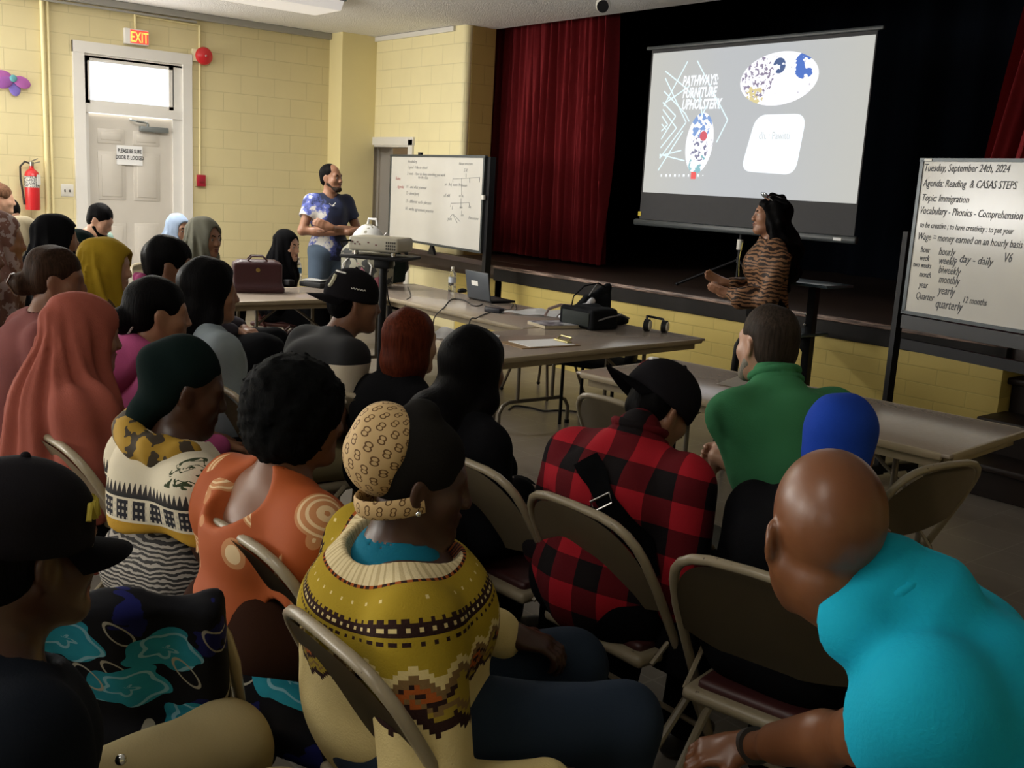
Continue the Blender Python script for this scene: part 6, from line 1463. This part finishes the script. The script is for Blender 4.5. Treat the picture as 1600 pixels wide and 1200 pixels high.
# ================================================================ PLACING THE CHAIRS
chair_at('tan folding chair of the man in the checked shirt, maroon seat showing', 905, 850, .70, 0)
chair_at('tan folding chair under the person in the blue head cap', 1175, 962, .70, 12)
chair_at('tan folding chair at the right of the man in green, seen from its side', 1462, 775, .70, 82)
chair_at('tan folding chair behind the patterned knit jumper, its back edge nearest the camera', 528, 1075, .70, -2)
chair_at('tan folding chair behind the orange print dress', 390, 905, .70, 2)
chair_at('tan folding chair under the cream embroidered shawl', 288, 806, .70, 2)
chair_at('tan folding chair behind the rust red hijab', 85, 722, .74, 4)
chair_at('tan folding chair at the left edge behind the maroon shirt', 8, 566, .74, -4)
chair_at('tan folding chair between the afro and the woman in black, behind the auburn hair', 572, 660, .72, 2)
chair_at('tan folding chair under the woman with headphones', 735, 775, .70, 2)
chair_at('empty tan folding chair just beyond the shoulder of the checked shirt', 950, 648, .75, 0)
chair_at('tan folding chair under the person in the pale denim jacket', 345, 600, .72, 2)
pc = chair(  'tan folding chair carrying the black floral shawl', (0, 0), 30)
q = atz(175, 975, .74); a = math.radians(56); pc.location = (float(q[0])-.2*math.sin(a), float(q[1])+.2*math.cos(a), 0); pc.rotation_euler = (0, 0, a)
# the shawl draped over that chair
s = SDF(.05).box((0, -.20, .66), (.20, .012, .17), tilt(-25), .02).box((0, .05, .475), (.21, .22, .010), None, .025, .06).cap((-.2, .27, .46), (.2, .27, .46), .03, k=.05).box((0, .30, .30), (.20, .012, .16), tilt(8), .02, .05).box((.21, .05, .33), (.01, .20, .13), None, .02, .05).box((.30, .02, .46), (.14, .16, .012), rym(12), .02, .05)
sh = s.mesh('floral_shawl', MROSE, None, .011, folds(.014, .8, 5)); sh.location = pc.location; sh.rotation_euler = pc.rotation_euler
tag(sh, 'black shawl with teal blue roses draped over a chair at the lower left', 'shawl')
# dark red chair of the woman in the black hijab
MDR = plain('dark red steel', (.060, .014, .010), .4)
r = copy_tree(chair0); r['label'] = 'dark red metal chair under the woman in the black abaya'
for ch in r.children:
    if ch.name.split('.')[0] in ('front_frame', 'rear_leg', 'hinge_bar', 'rear_stretcher', 'front_stretcher', 'seat_pan', 'backrest'):
        ch.data = ch.data.copy(); ch.data.materials[0] = MDR
r.location = (p_bh.loc[0], p_bh.loc[1], 0); r.rotation_euler = (0, 0, math.radians(-42))
# seats for everyone else who sits, so that nobody hovers
for nm, (px_, yd) in SEATS.items():
    chair('tan folding chair under the ' + nm, (px_[0], px_[1]), yd)
t = thing('folding_stool', 'low brown metal stool behind the long table, its four legs showing beneath', 'stool', (-6.02, 5.28, 0), math.radians(8))
MB().box((0, 0, .44), (.40, .36, .03), bev=.01).build('seat', CBLK, t)
MTUBE = plain('brown steel tube', (.10, .075, .05), .4, .3)
for sx in (-1, 1):
    for sy in (-1, 1): lg = MB().tube([(sx*.12, sy*.12, .43), (sx*.24, sy*.22, .02)], .011).build('leg', MTUBE, t); MB().ball((sx*.24, sy*.22, .016), .016, 10).build('foot_cap', MBLACK, lg)
    MB().cyl((sx*.17, -.17, .26), (sx*.17, .17, .26), .008).build('stretcher', MTUBE, t)
# black office chair with a slatted back, near the standing woman
q = aty(1147, 535, 4.62)
t = thing('slatted_chair', 'black chair with a slatted metal back between right table and standing woman', 'chair', (q[0]-.02, 4.62, 0), math.radians(168)); zt = q[2]
MB().tube([(-.20, -.20, .46), (-.205, -.22, zt-.06), (-.17, -.22, zt), (.17, -.22, zt), (.205, -.22, zt-.06), (.20, -.20, .46)], .022, 10).build('back_frame', MBLACK, t)
for i in range(9): MB().cyl((-.13+i*.0325, -.215, .50), (-.13+i*.0325, -.22, zt-.03), .007).build('slat', plain('bronze metal', (.22, .17, .09), .35, .6), t)
MB().box((0, .02, .45), (.44, .44, .06), bev=.02).build('seat', CBLK, t)
for sx in (-.19, .19):
    for sy in (-.18, .20): MB().cyl((sx, sy, 0), (sx, sy, .43), .014).build('leg', MBLACK, t)
q = atz(935, 562, .46)
t = thing('stool', 'black padded stool seat showing below the table with the clipboard', 'stool', (q[0], q[1], 0), math.radians(20))
MB().box((0, 0, .445), (.52, .40, .05), bev=.02).build('seat', CBLK, t); MB().box((.22, .05, .50), (.07, .10, .07), bev=.02).build('side_bracket', MBLACK, t)
for sx in (-.19, .19):
    for sy in (-.15, .15): MB().cyl((sx, sy, 0), (sx, sy, .43), .012).build('leg', MBLACK, t)

# ================================================================ LIGHT, WORLD, CAMERA
sc = bpy.context.scene
w = bpy.data.worlds.new('World'); sc.world = w; w.use_nodes = True
bgn = w.node_tree.nodes['Background']; bgn.inputs[0].default_value = (.86, .93, 1.0, 1); bgn.inputs[1].default_value = 1.6
def area(name, loc, rot, sx, sy, power, col=(1, .97, .92), spread=180):
    l = bpy.data.lights.new(name, 'AREA'); l.shape = 'RECTANGLE'; l.size = sx; l.size_y = sy; l.energy = power; l.color = col; l.spread = math.radians(spread)
    o = bpy.data.objects.new(name, l); COL.objects.link(o); o.location = loc; o.rotation_euler = rot; return o
for i, (a, b) in enumerate(WIN): area('window_daylight', (XA+.03, (a+b)/2, 1.875), (0, -PI/2-.65, 0), 1.7, b-a-.1, (90, 60, 40)[i])
for i, (a, b) in enumerate(BW): area('window_daylight', ((a+b)/2, YK+.03, 1.875), (PI/2+.3, 0, 0), b-a-.1, 1.7, (260, 50, 12)[i])
for i, (xx, yy) in enumerate(((-8.3, 2.95), (-6.6, -.4))):  # first fixture is added out of view to brighten the corner and stage wall
    t = copy_tree(bpy.data.objects['ceiling_light']); t.location = (xx, yy, ZC); t['label'] = ('unseen fluorescent ceiling light added to brighten the left corner walls', 'lit white fluorescent ceiling light near the left windows')[i]
    area('fluorescent_tubes', (xx, yy, ZC-.12), (0, 0, 0), .45, 1.9, (105, 20)[i], (1, .97, .90))
t = copy_tree(bpy.data.objects['ceiling_light']); t.location = (-1.5, -1.0, ZC); t['label'] = 'dim lit white fluorescent ceiling light above the back rows'
area('fluorescent_tubes', (-1.5, -1.0, ZC-.12), (0, 0, 0), .45, 1.9, 24, (1, .95, .86))
sl = bpy.data.lights.new('sun', 'SUN'); sl.energy = 30; sl.angle = .01; sl.color = (1, .95, .86); so = bpy.data.objects.new('sun', sl); COL.objects.link(so)
so.rotation_euler = V(1, -.12, -1.2).to_track_quat('-Z', 'Y').to_euler()
area('transom_daylight', (XA+.03, 3.86, 2.43), (0, -PI/2, 0), .45, .85, 8)
for i, (a, b) in enumerate(WIN[:2]): area('ceiling_fill_light', (XA+.05, (a+b)/2, 1.6), (0, -PI/2-1.05, 0), 1.0, b-a-.1, (110, 40)[i], (1, .98, .95))  # added uplights that brighten the ceiling, standing in for light off the ground
area('side_room_light', (-10.4, 7.8, 2.5), (0, 0, 0), .5, .5, 6, (1, .85, .65))

cam = bpy.data.cameras.new('Camera'); co = bpy.data.objects.new('Camera', cam); COL.objects.link(co)
cam.sensor_width = 36; cam.lens = FPX/1600*36; cam.clip_start = .05; cam.clip_end = 100
m4 = Matrix.Identity(4)
for i in range(3): m4[i][0], m4[i][1], m4[i][2] = _r[i], -_d[i], -_f[i]
m4[0][3], m4[1][3], m4[2][3] = 0, 0, H
co.matrix_world = m4; sc.camera = co
sc.view_settings.view_transform = 'Standard'; sc.view_settings.look = 'None'; sc.view_settings.exposure = 0.08; sc.view_settings.gamma = 1; sc.view_settings.use_curve_mapping = False
sc.cycles.use_denoising = True; sc.cycles.max_bounces = 8; sc.cycles.diffuse_bounces = 4; sc.cycles.glossy_bounces = 3; sc.cycles.transmission_bounces = 6; sc.cycles.caustics_reflective = False; sc.cycles.caustics_refractive = False; sc.cycles.sample_clamp_indirect = 6
